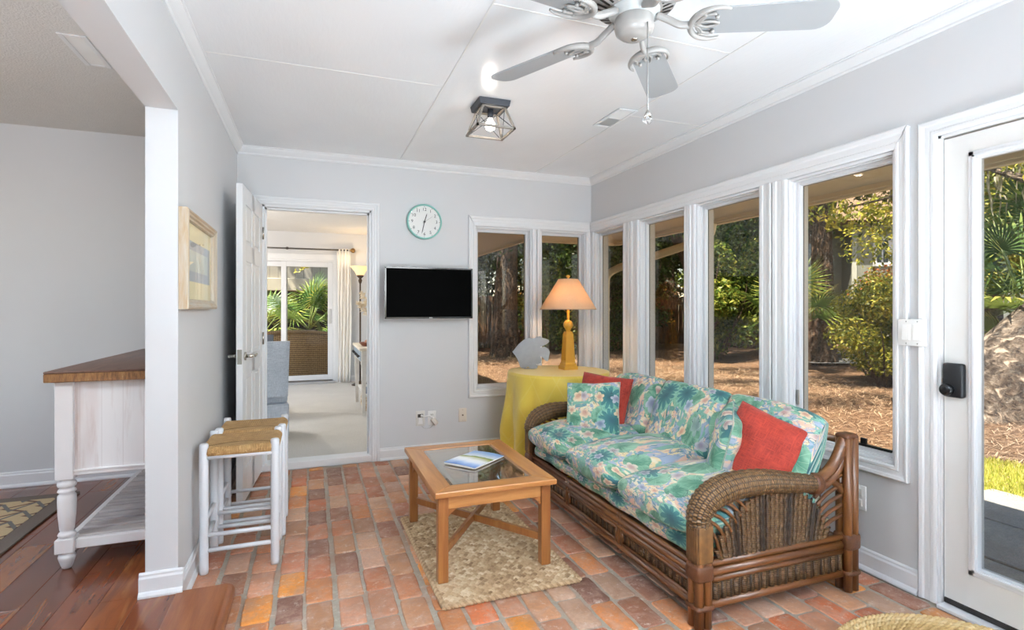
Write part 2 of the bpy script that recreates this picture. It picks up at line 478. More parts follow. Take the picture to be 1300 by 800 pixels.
# ---- crown moulding
def crown(name, p0, p1, nrm, label):
    """p0->p1 along the wall, nrm = into the room"""
    prof = [(0, 0), (.006, 0), (.010, .006), (.010, .014), (.020, .022), (.034, .036), (.040, .046), (.040, .052), (.048, .054), (.048, .0605), (0, .0605)]
    m = MB(); z0 = ZC-.06; N = Vector(nrm)
    a = [Vector((*p0, z0))+N*d+Vector((0, 0, h)) for d, h in prof]; b = [Vector((*p1, z0))+N*d+Vector((0, 0, h)) for d, h in prof]
    n = len(prof); m._add(a+b, [tuple(range(n)), tuple(range(2*n-1, n-1, -1))]+[(i, (i+1) % n, n+(i+1) % n, n+i) for i in range(n)])
    struct(name, m, M_trim, label, 'crown moulding')
crown('trim_3', (XL, YF), (XL, YB), (1, 0, 0), 'white crown moulding along the left wall')
crown('trim_4', (XL, YB), (XR, YB), (0, -1, 0), 'white crown moulding along the back wall')
crown('trim_5', (XR, YF), (XR, YB), (-1, 0, 0), 'white crown moulding along the right wall')

# ---- baseboards
def base(name, p0, p1, nrm, label, z=0., h=.10, shoe=True):
    prof = [(0, 0), (.026, 0), (.026, .008), (.020, .018), (.014, .022), (.014, h-.022), (.010, h-.014), (.010, h-.006), (.005, h), (0, h)]
    m = MB(); N = Vector(nrm)
    a = [Vector((*p0, z))+N*d+Vector((0, 0, q)) for d, q in prof]; b = [Vector((*p1, z))+N*d+Vector((0, 0, q)) for d, q in prof]
    n = len(prof); m._add(a+b, [tuple(range(n)), tuple(range(2*n-1, n-1, -1))]+[(i, (i+1) % n, n+(i+1) % n, n+i) for i in range(n)])
    struct(name, m, M_trim, label, 'baseboard')
base('baseboard_back', (.51, YB), (XR, YB), (0, -1, 0), 'white baseboard along the back wall')
base('baseboard_right', (XR, 1.53), (XR, YB), (-1, 0, 0), 'white baseboard along the right wall under the windows')
base('baseboard_left', (XL, 2.56), (XL, YB), (1, 0, 0), 'white baseboard along the left wall behind the stools')
base('baseboard_cap', (XL-.115-.02, 2.545), (XL+.02, 2.545), (0, -1, 0), 'white baseboard wrapping the end of the left partition', .06, .095)
base('baseboard_side', (-3.5, YB), (XL-.115, YB), (0, -1, 0), 'white baseboard along the far wall of the side room', .06)

# ---- casing helper: moulded flat trim round an opening
def casing_profile(w): return [(0, 0), (0, .012), (.008, .016), (w*.28, .016), (w*.34, .012), (w*.42, .014), (w*.66, .014), (w*.74, .019), (w*.92, .021), (w, .017), (w, 0)]
def strip(m, axis, plane, nrm, p_in, p_in2, out, w):
    """moulded strip; p_in/p_in2 = (u,z) ends on the inner edge, out = (du,dz) outward; ends mitred by du2 handled by caller"""
    prof = casing_profile(w); vs = []
    for (p, sl) in (p_in, p_in2):
        for d, h in prof:
            u = p[0]+out[0]*d+sl[0]*d; z = p[1]+out[1]*d+sl[1]*d; a = plane+nrm*h
            vs.append((a, u, z) if axis == 'X' else (u, a, z))
    n = len(prof)
    m._add(vs, [tuple(range(n)), tuple(range(2*n-1, n-1, -1))]+[(i, (i+1) % n, n+(i+1) % n, n+i) for i in range(n)])

# right wall windows: continuous head casing, mullion casings, end casing, sill casing
m = MB(); wT, wS, wB = .092, .062, .062
ya, yb = WR[3][0], YB
strip(m, 'X', XR, -1, ((ya, ZH), (-.62, 0)), ((yb, ZH), (0, 0)), (0, 1), wT)
strip(m, 'X', XR, -1, ((ya, ZH), (0, 1.4)), ((ya, ZS), (0, -1)), (-1, 0), wS)
strip(m, 'X', XR, -1, ((ya, ZS), (-1, 0)), ((yb, ZS), (0, 0)), (0, -1), wB)
for a, b in ((WR[1][1], WR[0][0]), (WR[2][1], WR[1][0]), (WR[3][1], WR[2][0])):
    mid = (a+b)/2; hw = (b-a)/2
    for s, e in ((1, a), (-1, b)):
        strip(m, 'X', XR, -1, ((e, ZS), (0, 0)), ((e, ZH), (0, 0)), (s, 0), hw-.004)
strip(m, 'X', XR, -1, ((WR[0][1], ZS), (0, 0)), ((WR[0][1], ZH), (0, 0)), (1, 0), YB-WR[0][1]-.001)
struct('trim_6', m, M_trim, 'white moulded casing round the row of right wall windows', 'window trim')
m = MB(); xa, xb = WB[0][0], XR-.022
strip(m, 'Y', YB, -1, ((xa, ZH), (-.62, 0)), ((xb, ZH), (0, 0)), (0, 1), wT)
strip(m, 'Y', YB, -1, ((xa, ZH), (0, 1.4)), ((xa, ZS), (0, -1)), (-1, 0), wS)
strip(m, 'Y', YB, -1, ((xa, ZS), (-1, 0)), ((xb, ZS), (0, 0)), (0, -1), wB)
a, b = WB[0][1], WB[1][0]; hw = (b-a)/2
strip(m, 'Y', YB, -1, ((a, ZS), (0, 0)), ((a, ZH), (0, 0)), (1, 0), hw-.004)
strip(m, 'Y', YB, -1, ((b, ZS), (0, 0)), ((b, ZH), (0, 0)), (-1, 0), hw-.004)
strip(m, 'Y', YB, -1, ((WB[1][1], ZS), (0, 0)), ((WB[1][1], ZH), (0, 0)), (1, 0), xb-WB[1][1]-.001)
struct('trim_7', m, M_trim, 'white moulded casing round the two back wall windows', 'window trim')
# doorway casing on back wall
m = MB(); a, b, zt = -.345+.0, .445, 2.0; w = .062
strip(m, 'Y', YB, -1, ((a, zt), (-1, 0)), ((b, zt), (1, 0)), (0, 1), w)
strip(m, 'Y', YB, -1, ((a, zt), (0, 1)), ((a, 0), (0, 0)), (-1, 0), w)
strip(m, 'Y', YB, -1, ((b, zt), (0, 1)), ((b, 0), (0, 0)), (1, 0), w)
m.box(a, a+.014, YB-.002, YB+.122, .0, zt); m.box(b-.014, b, YB-.002, YB+.122, .0, zt); m.box(a, b, YB-.002, YB+.122, zt-.014, zt)
m.box(b-.026, b-.012, YB+.05, YB+.09, .05, zt-.014); m.box(a+.012, a+.026, YB+.05, YB+.09, .05, zt-.014)
m.box(a+.012, b-.012, YB+.05, YB+.09, zt-.028, zt-.012)
struct('trim_8', m, M_trim, 'white casing and jamb of the open doorway', 'door trim')
m = MB(); m.box(a+.0, b, YB-.012, YB+.13, 0, .052, .004)
struct('trim_9', m, M_trim, 'white raised threshold step under the open doorway', 'threshold')
# exterior door casing
m = MB(); a, b, zt = DR[0], DR[1], 1.935; w = .068
strip(m, 'X', XR, -1, ((a, zt), (-1, 0)), ((b, zt), (1, 0)), (0, 1), w)
strip(m, 'X', XR, -1, ((b, zt), (0, 1)), ((b, 0), (0, 0)), (1, 0), w)
strip(m, 'X', XR, -1, ((a, zt), (0, 1)), ((a, 0), (0, 0)), (-1, 0), w)
m.box(XR, XR+.15, b-.012, b-.0005, 0, zt); m.box(XR, XR+.15, a+.0005, a+.012, 0, zt); m.box(XR, XR+.15, a, b, zt-.012, zt-.0005)
struct('trim_10', m, M_trim, 'white moulded casing round the glazed exterior door', 'door trim')
m = MB(); m.box(XR-.035, XR+.16, a+.013, b-.013, -.004, .012, .003)
struct('trim_11', m, M_trim, 'white sill strip under the exterior door', 'threshold')

# ---- windows: frame, sash, pane, crank handle
def window(n, axis, plane, u0, u1, label, pane=None, crank=True, stay=False):
    """axis X: wall plane x=plane with u=y ; axis Y: wall plane y=plane with u=x (outwards is +)"""
    w = thing('window_%d' % n, label, 'window', kind='structure')
    def bx(m, a0, a1, ua, ub, za, zb, bev=.002):
        if axis == 'X': m.box(plane+a0, plane+a1, ua, ub, za, zb, bev)
        else: m.box(ua, ub, plane+a0, plane+a1, za, zb, bev)
    def ring(m, a0, a1, ua, ub, za, zb, t):
        bx(m, a0, a1, ua, ua+t, za, zb); bx(m, a0, a1, ub-t, ub, za, zb); bx(m, a0, a1, ua+t, ub-t, za, za+t); bx(m, a0, a1, ua+t, ub-t, zb-t, zb)
    m = MB(); ring(m, .0, .13, u0+.0005, u1-.0005, ZS+.0005, ZH-.0005, .014); ring(m, .022, .034, u0+.014, u1-.014, ZS+.014, ZH-.014, .007)
    m.build('frame', M_sash, w)
    m = MB(); ring(m, .045, .095, u0+.015, u1-.015, ZS+.015, ZH-.015, .020); ring(m, .052, .09, u0+.034, u1-.034, ZS+.034, ZH-.034, .006)
    m.build('sash', M_sash, w)
    m = MB(); bx(m, .066, .072, u0+.034, u1-.034, ZS+.034, ZH-.034, 0); m.build('pane', pane or M_pane, w)
    m = MB(); ring(m, .0655, .074, u0+.037, u1-.037, ZS+.037, ZH-.037, .004); m.build('gasket', M_black, w)
    if crank:
        m = MB(); um = u0+(u1-u0)*.74 if axis == 'Y' else u0+(u1-u0)*.80
        bx(m, -.012, .03, um-.05, um+.05, ZS+.002, ZS+.016, .004); bx(m, -.028, -.012, um-.045, um+.02, ZS+.004, ZS+.014, .004)
        m.build('crank_handle', plain('crank_white', '#D8D8D6', .35), w)
    if stay:
        m = MB(); bx(m, .046, .062, u0+.05, u0+.30, ZS+.036, ZS+.046, .002); bx(m, .046, .060, u0+.17, u0+.20, ZS+.045, ZS+.075, .003)
        m.build('stay_arm', M_black, w)
        m = MB(); bx(m, .038, .048, u1-.034, u1-.018, .70, .78, .002); m.build('sash_lock', M_steel, w)
    return w
window(1, 'Y', YB, *WB[0], 'tall narrow window beside the television')
window(2, 'Y', YB, *WB[1], 'tall narrow window behind the yellow lamp', crank=False)
window(3, 'X', XR, *WR[0], 'narrowest right wall window, next to the far corner')
window(4, 'X', XR, *WR[1], 'right wall window crossed by the sloping downspout outside')
window(5, 'X', XR, *WR[2], 'right wall window behind the middle of the sofa')
window(6, 'X', XR, *WR[3], 'right wall window nearest the exterior door, showing the neighbouring house', stay=True)

# ---- glazed exterior door (slab, glass lite frame, pane, lock)
d = thing('door_1', 'white exterior door with one tall glass pane and black keypad lock', 'door', kind='structure')
y0, y1, zb, zt = DR[0]+.016, DR[1]-.016, .035, 1.915; gx = XR+.012
ga, gb, gz0, gz1 = DR[0]+.13, 1.343, .180, 1.828
m = MB()
for (a, b, c, e) in ((y0, ga, zb, zt), (gb, y1, zb, zt), (ga, gb, zb, gz0), (ga, gb, gz1, zt)): m.box(gx, gx+.044, a, b, c, e)
bmx = bmesh.new(); vv = [bmx.verts.new(v) for v in m.v]
for f in m.f: bmx.faces.new([vv[i] for i in f])
mm = MB(); mm.bm(bmx); mm.build('slab', plain('door_paint', '#DCDBD8', .4, var=.015), d)
m = MB()
for t0, t1, ax in ((-.012, .006, .006), (.002, .013, .011), (.010, .018, .004)):
    for (a, b, c, e) in ((ga+t0, ga+t1, gz0+t0, gz1-t0), (gb-t1, gb-t0, gz0+t0, gz1-t0), (ga+t0, gb-t0, gz0+t0, gz0+t1), (ga+t0, gb-t0, gz1-t1, gz1-t0)): m.box(gx-ax, gx+.04, a, b, c, e, .0015)
m.build('glazing_frame', M_sash, d)
m = MB(); m.box(gx+.02, gx+.026, ga+.012, gb-.012, gz0+.012, gz1-.012); m.build('pane', M_pane_d, d)
m = MB(); m.box(gx-.004, gx+.04, y0, y1, .013, .036, .003); m.build('door_sweep', M_dark, d)
lk = MB(); lk.box(gx-.028, gx+.002, 1.363, 1.437, .862, 1.0, .010, 3); lo = lk.build('lock_case', plain('lock_black', '#15171B', .4), d)
m = MB(); m.cyl((gx-.030, 1.412, .893), (gx-.027, 1.412, .893), .022, 24); m.build('bezel', M_steel, lo)
m = MB(); m.lathe([(.022, 0), (.024, .006), (.024, .02), (.020, .026), (.012, .028), (0.001, .028)], seg=28)
m.build('turn_knob', plain('knob_black', '#0E0F12', .25), lo, loc=(gx-.028, 1.412, .893), rot=(0, -PI/2, 0))
m = MB(); m.box(gx-.004, gx+.03, y1-.001, y1+.009, .895, .935, .002); m.build('latch_plate', M_black, d)

# ---- open panelled interior door, hinged on the left jamb of the doorway
d = thing('door_2', 'white panelled interior door standing open into the brick room', 'door', (-.343, YB-.028, 0), kind='structure')
W, T = .735, .036
ang = math.atan2(-.99, -.07)
d.rotation_euler = (0, 0, ang)
def door_panels():
    m = MB(); z0, z1 = .02, 1.985
    m.box(0, W, -T+.008, -.008, z0, z1)                 # core
    st = .105
    rails = [(z0, z0+.20), (.80, .93), (1.52, 1.63), (z1-.11, z1)]
    for f in (-T, -.009):
        for a, b in ((0, st), (W/2-.045, W/2+.045), (W-st, W)): m.box(a, b, f, f+.009, z0, z1, .0025)
        for a, b in rails: m.box(st, W-st, f, f+.009, a, b, .0025)
        for a, b in ((z0+.20, .80), (.93, 1.52), (1.63, z1-.11)):
            for c, e in ((st, W/2-.045), (W/2+.045, W-st)):
                m.box(c+.022, e-.022, f+.0015, f+.0075, a+.022, b-.022, .005)
    m.box(W-.0005, W+.0005, -T, 0, z0, z1); m.box(-.0005, .0005, -T, 0, z0, z1)
    m.box(0, W, -T, 0, z1-.001, z1+.0005)
    return m
door_panels().build('slab', M_trim, d)
m = MB(); m.box(W-.001, W+.0015, -T+.005, -.005, .88, .97, .001); pl = m.build('latch_plate', M_chrome, d)
for s, y in ((1, 0), (-1, -T)):
    m = MB(); m.cyl((W-.065, y, .925), (W-.065, y+s*.008, .925), .026, 24); m.cyl((W-.065, y+s*.006, .925), (W-.065, y+s*.05, .925), .010, 16)
    m.tube([(W-.065, y+s*.05, .925), (W-.09, y+s*.052, .925), (W-.13, y+s*.052, .926), (W-.175, y+s*.050, .927)], [.010, .010, .009, .008], 12)
    m.build('lever_handle', M_chrome, d)
m = MB()
for z in (.22, 1.0, 1.78): m.cyl((-.004, .004, z-.045), (-.004, .004, z+.045), .007, 10)
m.build('hinge', M_chrome, d)
# ================================================================= ROOM BEYOND THE DOORWAY
FY, FX0, FX1 = 9.0, -2.3, 1.02
M_carpet = None
def carpet_mat():
    t = NT('carpet'); co = t.coord()
    n = t.noise(co, 160, 3, .7); n2 = t.noise(co, 3, 3)
    c = t.mix(t.ramp(n2, [(.4, 0.), (.7, .25)]), t.ramp(n, [(.3, '#B9B4AA'), (.7, '#DCD8CF')]), srgb('#B5AFA4'))
    b = t.bsdf(c, .95); t.bump(b, n, .8, .01); return t.m
M_carpet = carpet_mat()
m = MB(); m.box(FX0, FX1, YB+.125, FY, -.1, .045)
struct('floor_carpet', m, M_carpet, 'pale beige carpet of the room beyond the doorway', 'carpet')
SLX0, SLX1, SLZ = -1.35, .345, 1.99
wall('wall_far', 'Y', FY, FY+.12, FX0-.1, FX1+.1, -.1, ZC+.1, [(SLX0, SLX1, .045, SLZ)], 'white far wall of the room beyond with a sliding glass door')
wall('wall_wing', 'X', FX1, FX1+.1, YB+.12, FY+.12, -.1, ZC+.1, [], 'white right wall of the room beyond the doorway')
wall('wall_wing_left', 'X', FX0-.1, FX0, YB+.12, FY+.12, -.1, ZC+.1, [(4.9, 6.7, .2, 2.25), (6.9, 8.7, .2, 2.25)], 'white unseen left wall of the room beyond, with openings added for daylight')  # both openings are added to bring daylight into this room
m = MB(); m.box(FX0, FX1, YB+.12, FY, ZC, ZC+.1)
struct('ceiling_far', m, M_ceil_l, 'white ceiling of the room beyond the doorway', 'ceiling')
base('baseboard_far', (.345, FY), (FX1, FY), (0, -1, 0), 'white baseboard on the far wall beyond the doorway', .045)

# sliding door
M_pane_s = thin_glass('slider_pane', (.90, .90, .88, 1), .25)
d = thing('door_3', 'white framed sliding glass door at the far end of the room beyond', 'sliding door', kind='structure')
m = MB(); y0 = FY-.012
m.box(SLX0-.07, SLX1+.075, y0, FY, SLZ, SLZ+.09, .004); m.box(SLX1, SLX1+.075, y0, FY, .045, SLZ, .004); m.box(SLX0-.07, SLX0, y0, FY, .045, SLZ, .004)
m.box(SLX0, SLX1, FY, FY+.12, SLZ-.03, SLZ); m.box(SLX1-.03, SLX1, FY, FY+.12, .05, SLZ-.03); m.box(SLX0, SLX0+.03, FY, FY+.12, .05, SLZ-.03)
m.build('frame', M_trim, d)
xm = -.40
for a, b, yy in ((SLX0+.03, xm+.045, FY+.07), (xm-.045, SLX1-.03, FY+.03)):
    m = MB(); m.box(a, a+.075, yy, yy+.035, .09, SLZ-.03, .003); m.box(b-.075, b, yy, yy+.035, .09, SLZ-.03, .003)
    m.box(a+.075, b-.075, yy, yy+.035, SLZ-.11, SLZ-.03, .003); m.box(a+.075, b-.075, yy, yy+.035, .09, .17, .003)
    so = m.build('sash', M_sash, d)
    m = MB(); m.box(a+.07, b-.07, yy+.012, yy+.018, .16, SLZ-.10); m.build('pane', M_pane_s, so)
m = MB(); m.box(SLX1-.095, SLX1-.055, FY+.012, FY+.03, .98, 1.22, .005); m.build('pull_handle', plain('pull_grey', '#C9C9C7', .4), d)
m = MB(); m.box(SLX0, SLX1, FY-.10, FY+.12, .04, .075, .004); m.build('track', plain('aluminium', '#C9CBCD', .3, .8), d)

# ---- curtain rod and curtain
r = thing('curtain_rod', 'slim dark curtain rod with bronze ball end above the sliding door', 'curtain rod', (0, FY-.09, 2.15))
m = MB(); m.cyl((SLX0-.2, 0, 0), (.56, 0, 0), .011, 12); m.build('rod', plain('rod_grey', '#5b5652', .4, .7), r)
m = MB(); m.lathe([(.012, 0), (.020, .01), (.016, .02), (.034, .045), (.040, .065), (.030, .09), (.001, .10)], seg=16)
m.build('finial', plain('bronze', '#8A6A3E', .35, .8), r, loc=(.555, 0, 0), rot=(0, PI/2, 0))
m = MB(); m.box(-.36, -.345, 0, .075, -.012, .012); m.cyl((-.3525, 0, -.018), (-.3525, 0, .018), .018, 12); m.build('bracket', plain('rod_grey'), r) if False else m.build('bracket', MATS['rod_grey'], r)
def curtain(m, x0, x1, y, z0, z1, folds, amp):
    def fn(u, v):
        sw = 1+.10*(1-v)*math.sin(u*9)
        x = x0+(x1-x0)*u + .012*math.sin(v*5+u*12)
        return (x, y+amp*math.sin(u*folds*2*PI)*sw*(.75+.25*(1-v)), z0+(z1-z0)*v)
    m.grid(fn, folds*10, 14)
m = MB(); curtain(m, .385, .585, FY-.09, .055, 2.17, 6, .022)
c = m.build('curtain', plain('curtain_cloth', '#F1EDE6', .9, var=.02, sheen=.2), None)
sd = c.modifiers.new('solid', 'SOLIDIFY'); sd.thickness = .003
tag(c, 'white gathered curtain panel beside the sliding door', 'curtain')

# ---- torchiere floor lamp
L = thing('floor_lamp', 'bronze torchiere floor lamp with glowing amber bowl beside the curtain', 'lamp', (.70, 8.55, .045))
mb = plain('lamp_bronze', '#4A3A2C', .4, .6)
m = MB(); m.lathe([(.13, 0), (.13, .012), (.09, .03), (.03, .05), (.014, .07)], seg=24); m.build('base', mb, L)
m = MB(); m.lathe([(.013, .05), (.013, .55), (.020, .56), (.013, .58), (.013, 1.2), (.018, 1.22), (.012, 1.24), (.012, 1.56), (.022, 1.58), (.030, 1.61), (.018, 1.64), (.05, 1.67), (.055, 1.69)], seg=16); m.build('pole', mb, L)
t = NT('amber_glass'); b = t.bsdf(srgb('#F3D9A4'), .35); b.inputs['Emission Color'].default_value = srgb('#FFCF86'); b.inputs['Emission Strength'].default_value = 1.0
t.set(b.inputs['Emission Strength'], t.math('ADD', .12, t.math('MULTIPLY', t.noise(t.coord(), 9, 3), .35)))
m = MB(); m.lathe([(.045, 1.68), (.06, 1.70), (.085, 1.75), (.125, 1.80), (.155, 1.825), (.150, 1.826), (.118, 1.803), (.078, 1.755), (.05, 1.705), (.02, 1.69)], seg=32, capb=False, capt=False)
m.build('bowl_shade', t.m, L)
m = MB(); m.ball((0, 0, 1.755), .03, 12, 8); m.build('bulb', emis('warm_bulb', '#FFDDA8', 5), L)

# ---- console table with drawers, shelf; things on and under it
CT = thing('console_table', 'white distressed console table with small drawers beyond the doorway', 'table', (.70, 6.55, .045))
mw = plain('distressed_white', '#D9D4CB', .6, var=.10, vscale=14, bump=(30, .15))
m = MB(); m.box(-.215, .2, -.53, .53, .715, .745, .006, 2); m.build('top', plain('console_top', '#D8CBB6', .55, var=.08), CT)
m = MB(); m.box(-.19, .19, -.49, .49, .58, .715, .003); m.build('apron', mw, CT)
for k, y in enumerate((-.32, .0, .32)):
    m = MB(); m.box(-.199, -.188, y-.135, y+.135, .595, .70, .003); dr = m.build('drawer', plain('drawer_blue', '#8F9AA3', .6, var=.15, vscale=25), CT)
    for q in (-.06, .06):
        m = MB(); m.lathe([(.006, 0), (.006, .01), (.016, .016), (.018, .024), (.010, .03), (.001, .031)], seg=12); m.build('knob', plain('iron', '#2B2725', .5, .5), dr, loc=(-.199, y+q, .648), rot=(0, -PI/2, 0))
for sx in (-1, 1):
    for sy in (-1, 1):
        m = MB(); x, y = sx*.165, sy*.465
        q = lambda w, z: [(x-w, y-w, z), (x+w, y-w, z), (x+w, y+w, z), (x-w, y+w, z)]
        m.hexa(q(.017, 0), q(.026, .56)); m.hexa(q(.030, .56), q(.030, .60)); m.build('leg', mw, CT)
m = MB(); m.box(-.16, .16, -.45, .45, .20, .222, .003); m.build('shelf', mw, CT)
m = MB(); m.box(-.14, .1, -.36, -.08, .223, .245, .003); m.box(-.13, .09, -.35, -.09, .245, .262, .003)
tag(m.build('folded_cloth', plain('blue_cloth', '#4C6078', .9), None, loc=(.70, 6.55, .045)), 'folded blue cloth on the lower shelf of the console table', 'cloth')
def weave_mat(name, ca, cb, su, sv, rough=.6, bump=.6, kind='UV'):
    """basket weave on UV: columns along v, strands along u"""
    t = NT(name); uv = t.coord('UV') if kind == 'UV' else t.coord('Object')
    x, y, _ = t.sep(t.mapping(uv, (su, sv, 1)))
    fx = t.math('SINE', t.math('MULTIPLY', x, 2*PI)); fy = t.math('SINE', t.math('MULTIPLY', y, 2*PI))
    chk = t.math('MULTIPLY', fx, t.math('SINE', t.math('MULTIPLY', y, PI)))
    h = t.math('ADD', t.math('MULTIPLY', t.math('ABSOLUTE', chk), .6), t.math('MULTIPLY', fy, .25))
    nz = t.noise(uv, 40, 3)
    c = t.ramp(t.math('ADD', t.math('MULTIPLY', h, .55), t.math('MULTIPLY', nz, .5)), [(.15, cb), (.7, ca)])
    b = t.bsdf(c, rough); t.bump(b, h, bump, .006); MATS[name] = t.m; return t.m
BK = thing('wicker_basket', 'woven brown basket under the console table', 'basket', (.66, 6.38, .045))
t = NT('basket_weave'); v = t.voro(t.coord(), 42); c = t.ramp(v.outputs['Distance'], [(.15, '#5A3A22'), (.45, '#B79870'), (.7, '#D8C7A8')]); b = t.bsdf(c, .8); t.bump(b, v.outputs['Distance'], .8, .01)
m = MB(); m.lathe([(.09, 0), (.115, .03), (.135, .10), (.13, .17), (.12, .195), (.112, .19), (.12, .10), (.09, .02), (0.001, .015)], seg=28, capt=False); m.build('body', t.m, BK)
m = MB(); m.tube([(.118*math.cos(a*PI/14), .118*math.sin(a*PI/14), .193) for a in range(28)], .010, 8, closed=True); m.build('rim', t.m, BK)
VS = thing('pampas_vase', 'cream pampas plumes in a small white vase on the console table', 'vase', (.70, 6.62, .7905))
m = MB(); m.lathe([(.04, 0), (.06, .03), (.07, .09), (.05, .16), (.03, .20), (.035, .22), (.028, .218), (.02, .19), (.001, .18)], seg=24); m.build('vase', plain('vase_white', '#EDEAE4', .35), VS)
def plume(a, lean, h):
    m = MB(); top = Vector((math.cos(a)*lean, math.sin(a)*lean, h)); P = bez([(0, 0, .19), (top.x*.35, top.y*.35, .19+(h-.19)*.5), tuple(top)], 8)
    m.tube(P, [.003]*len(P), 5)
    rnd = random.Random(int(a*100))
    for i in range(150):
        t_ = rnd.uniform(.45, 1); k = min(len(P)-1, int(t_*len(P))); p = P[k]; w = .055*math.sin(PI*(t_-.42)/.62)+.012
        d = Vector((rnd.gauss(0, 1), rnd.gauss(0, 1), rnd.uniform(-.6, 1))).normalized()*w; s = Vector((rnd.gauss(0, 1), rnd.gauss(0, 1), rnd.gauss(0, 1)))*.006
        m._add([p, p+d*.5+s, p+d, p+d*.5-s], [(0, 1, 2, 3)])
    return m
mp = plain('pampas', '#E6D9BF', .9)
for a, l, h in ((2.6, .16, .62), (3.5, .20, .50), (.5, .10, .66), (1.8, .12, .55), (4.4, .14, .58)): plume(a, l, h).build('plume', mp, VS)
BX = thing('wooden_dish', 'small reddish brown wooden dish on the console table', 'dish', (.60, 6.36, .7905))
m = MB(); m.lathe([(.05, 0), (.06, .004), (.085, .03), (.095, .045), (.088, .045), (.07, .02), (.001, .012)], seg=24); m.build('bowl', plain('dish_wood', '#7B4228', .45), BX)
m = MB(); m.lathe([(.02, .02), (.035, .035), (.03, .06), (.010, .075), (.001, .078)], seg=14); m.build('shell', plain('shell', '#B98A6A', .6), BX)

# ---- upholstered grey chair and a darker chair behind it
def parsons(name, label, loc, rz, mat):
    t = thing(name, label, 'chair', loc, rz)
    m = MB()
    def fn(u, v):
        a = u*2*PI; n = 5.
        cx = math.copysign(abs(math.cos(a))**(2/n), math.cos(a)); cz = math.copysign(abs(math.sin(a))**(2/n), math.sin(a))
        tap = 1-.05*v
        return (cx*.235*(1+.04*v), cz*.042-.02*v*v-.05*v, .40+v*.49)
    m.grid(fn, 32, 10, closeu=True); n0 = len(m.v)
    m.f.append([n0-32+k for k in range(32)]); m.sm.append(False); m.cols.append(None); m.mi.append(0)
    m.build('backrest', mat, t, loc=(0, -.21, 0))
    m = MB(); m.box(-.235, .235, -.2, .26, .33, .47, .03, 3); m.build('seat', mat, t)
    m = MB(); m.box(-.24, .24, -.255, .25, .05, .34, .01); m.build('skirt', mat, t)
    for sx in (-1, 1):
        for sy in (-.21, .22):
            m = MB(); m.box(sx*.2-.02, sx*.2+.02, sy-.02, sy+.02, 0, .06); m.build('leg', plain('chair_leg', '#3a2a20', .5), t)
    return t
t = NT('grey_linen'); co = t.coord(); n = t.noise(t.mapping(co, (2, 2, 40)), 9, 3); n2 = t.noise(t.mapping(co, (40, 40, 2)), 9, 3)
b = t.bsdf(t.ramp(t.math('ADD', t.math('MULTIPLY', n, .5), t.math('MULTIPLY', n2, .5)), [(.35, '#8D959E'), (.65, '#BCC3CA')]), .9); t.bump(b, n, .3, .004)
parsons('dining_chair', 'light blue-grey upholstered chair, its back seen through the doorway', (-.46, 5.33, .045), R(8), t.m)
parsons('dining_chair', 'darker grey upholstered chair mostly hidden behind the light grey chair', (-.72, 6.6, .045), R(20), plain('dark_linen', '#6E737A', .9, bump=(90, .3)))

# ---- outside the sliding door: wicker settee, palms, carport with board siding
WS = thing('wicker_settee', 'brown wicker settee outside the sliding door, seen from behind', 'settee', (-.32, 9.95, -.10))
M_wk = weave_mat('settee_weave', '#C9A878', '#5A4028', 16, 30)
m = MB()
def wb(u, v): return (-.66+1.32*u, -.10+.10*abs(2*u-1)**4-.07*v, .05+v*(.83+.045*math.sin(u*PI)))
m.grid(wb, 30, 12, uvfn=lambda u, v: (u*1.3, v*.85)); bk = m.build('backrest', M_wk, WS)
sd = bk.modifiers.new('solid', 'SOLIDIFY'); sd.thickness = .05; sd.offset = -1
m = MB(); m.tube([wb(i/24, 1.0) for i in range(25)], .035, 10, uvlen=1); m.build('top_rail', M_wk, WS)
m = MB(); m.box(-.62, .62, .0, .62, .12, .36, .03, 2); m.build('seat', M_wk, WS)
for s in (-1, 1):
    m = MB(); m.box(s*.66-.05, s*.66+.05, -.08, .6, .0, .58, .03, 2); m.build('arm', M_wk, WS)
# carport
t = NT('board_siding'); x, y, z = t.sep(t.coord()); w = t.math('FRACT', t.math('MULTIPLY', x, 5.2)); g = t.smooth(w, .0, .08)
b = t.bsdf(t.mix(t.noise(t.coord(), 3, 3), t.mix(g, srgb('#4a4238'), srgb('#8F8676')), t.mix(g, srgb('#4a4238'), srgb('#9A917F'))), .8)
CP = thing('carport', 'tan carport wall with vertical boards and a heavy beam beyond the palms', 'carport', (0, 14.2, -.12))
m = MB(); m.box(-4.2, 2.4, 0, .2, 2.08, 4.8); m.build('board_wall', t.m, CP)
m = MB(); m.box(-4.2, 2.4, -.12, .2, 1.78, 2.08, .01); m.build('beam', plain('tan_beam', '#B5A98F', .7), CP)
for x in (-4.0, 2.2):
    m = MB(); m.box(x-.1, x+.1, -.05, .15, 0, 1.78, .005); m.build('post', MATS['tan_beam'], CP)
m = MB(); m.box(-4.2, 2.4, 3.5, 3.7, 0, 4.8); m.build('inner_wall', plain('dark_inner', '#3A3128', .9), CP)
m = MB(); m.box(-4.4, 2.6, -.4, 3.8, 4.8, 4.95); m.build('roof', plain('shingle_brown', '#5B5148', .9), CP)
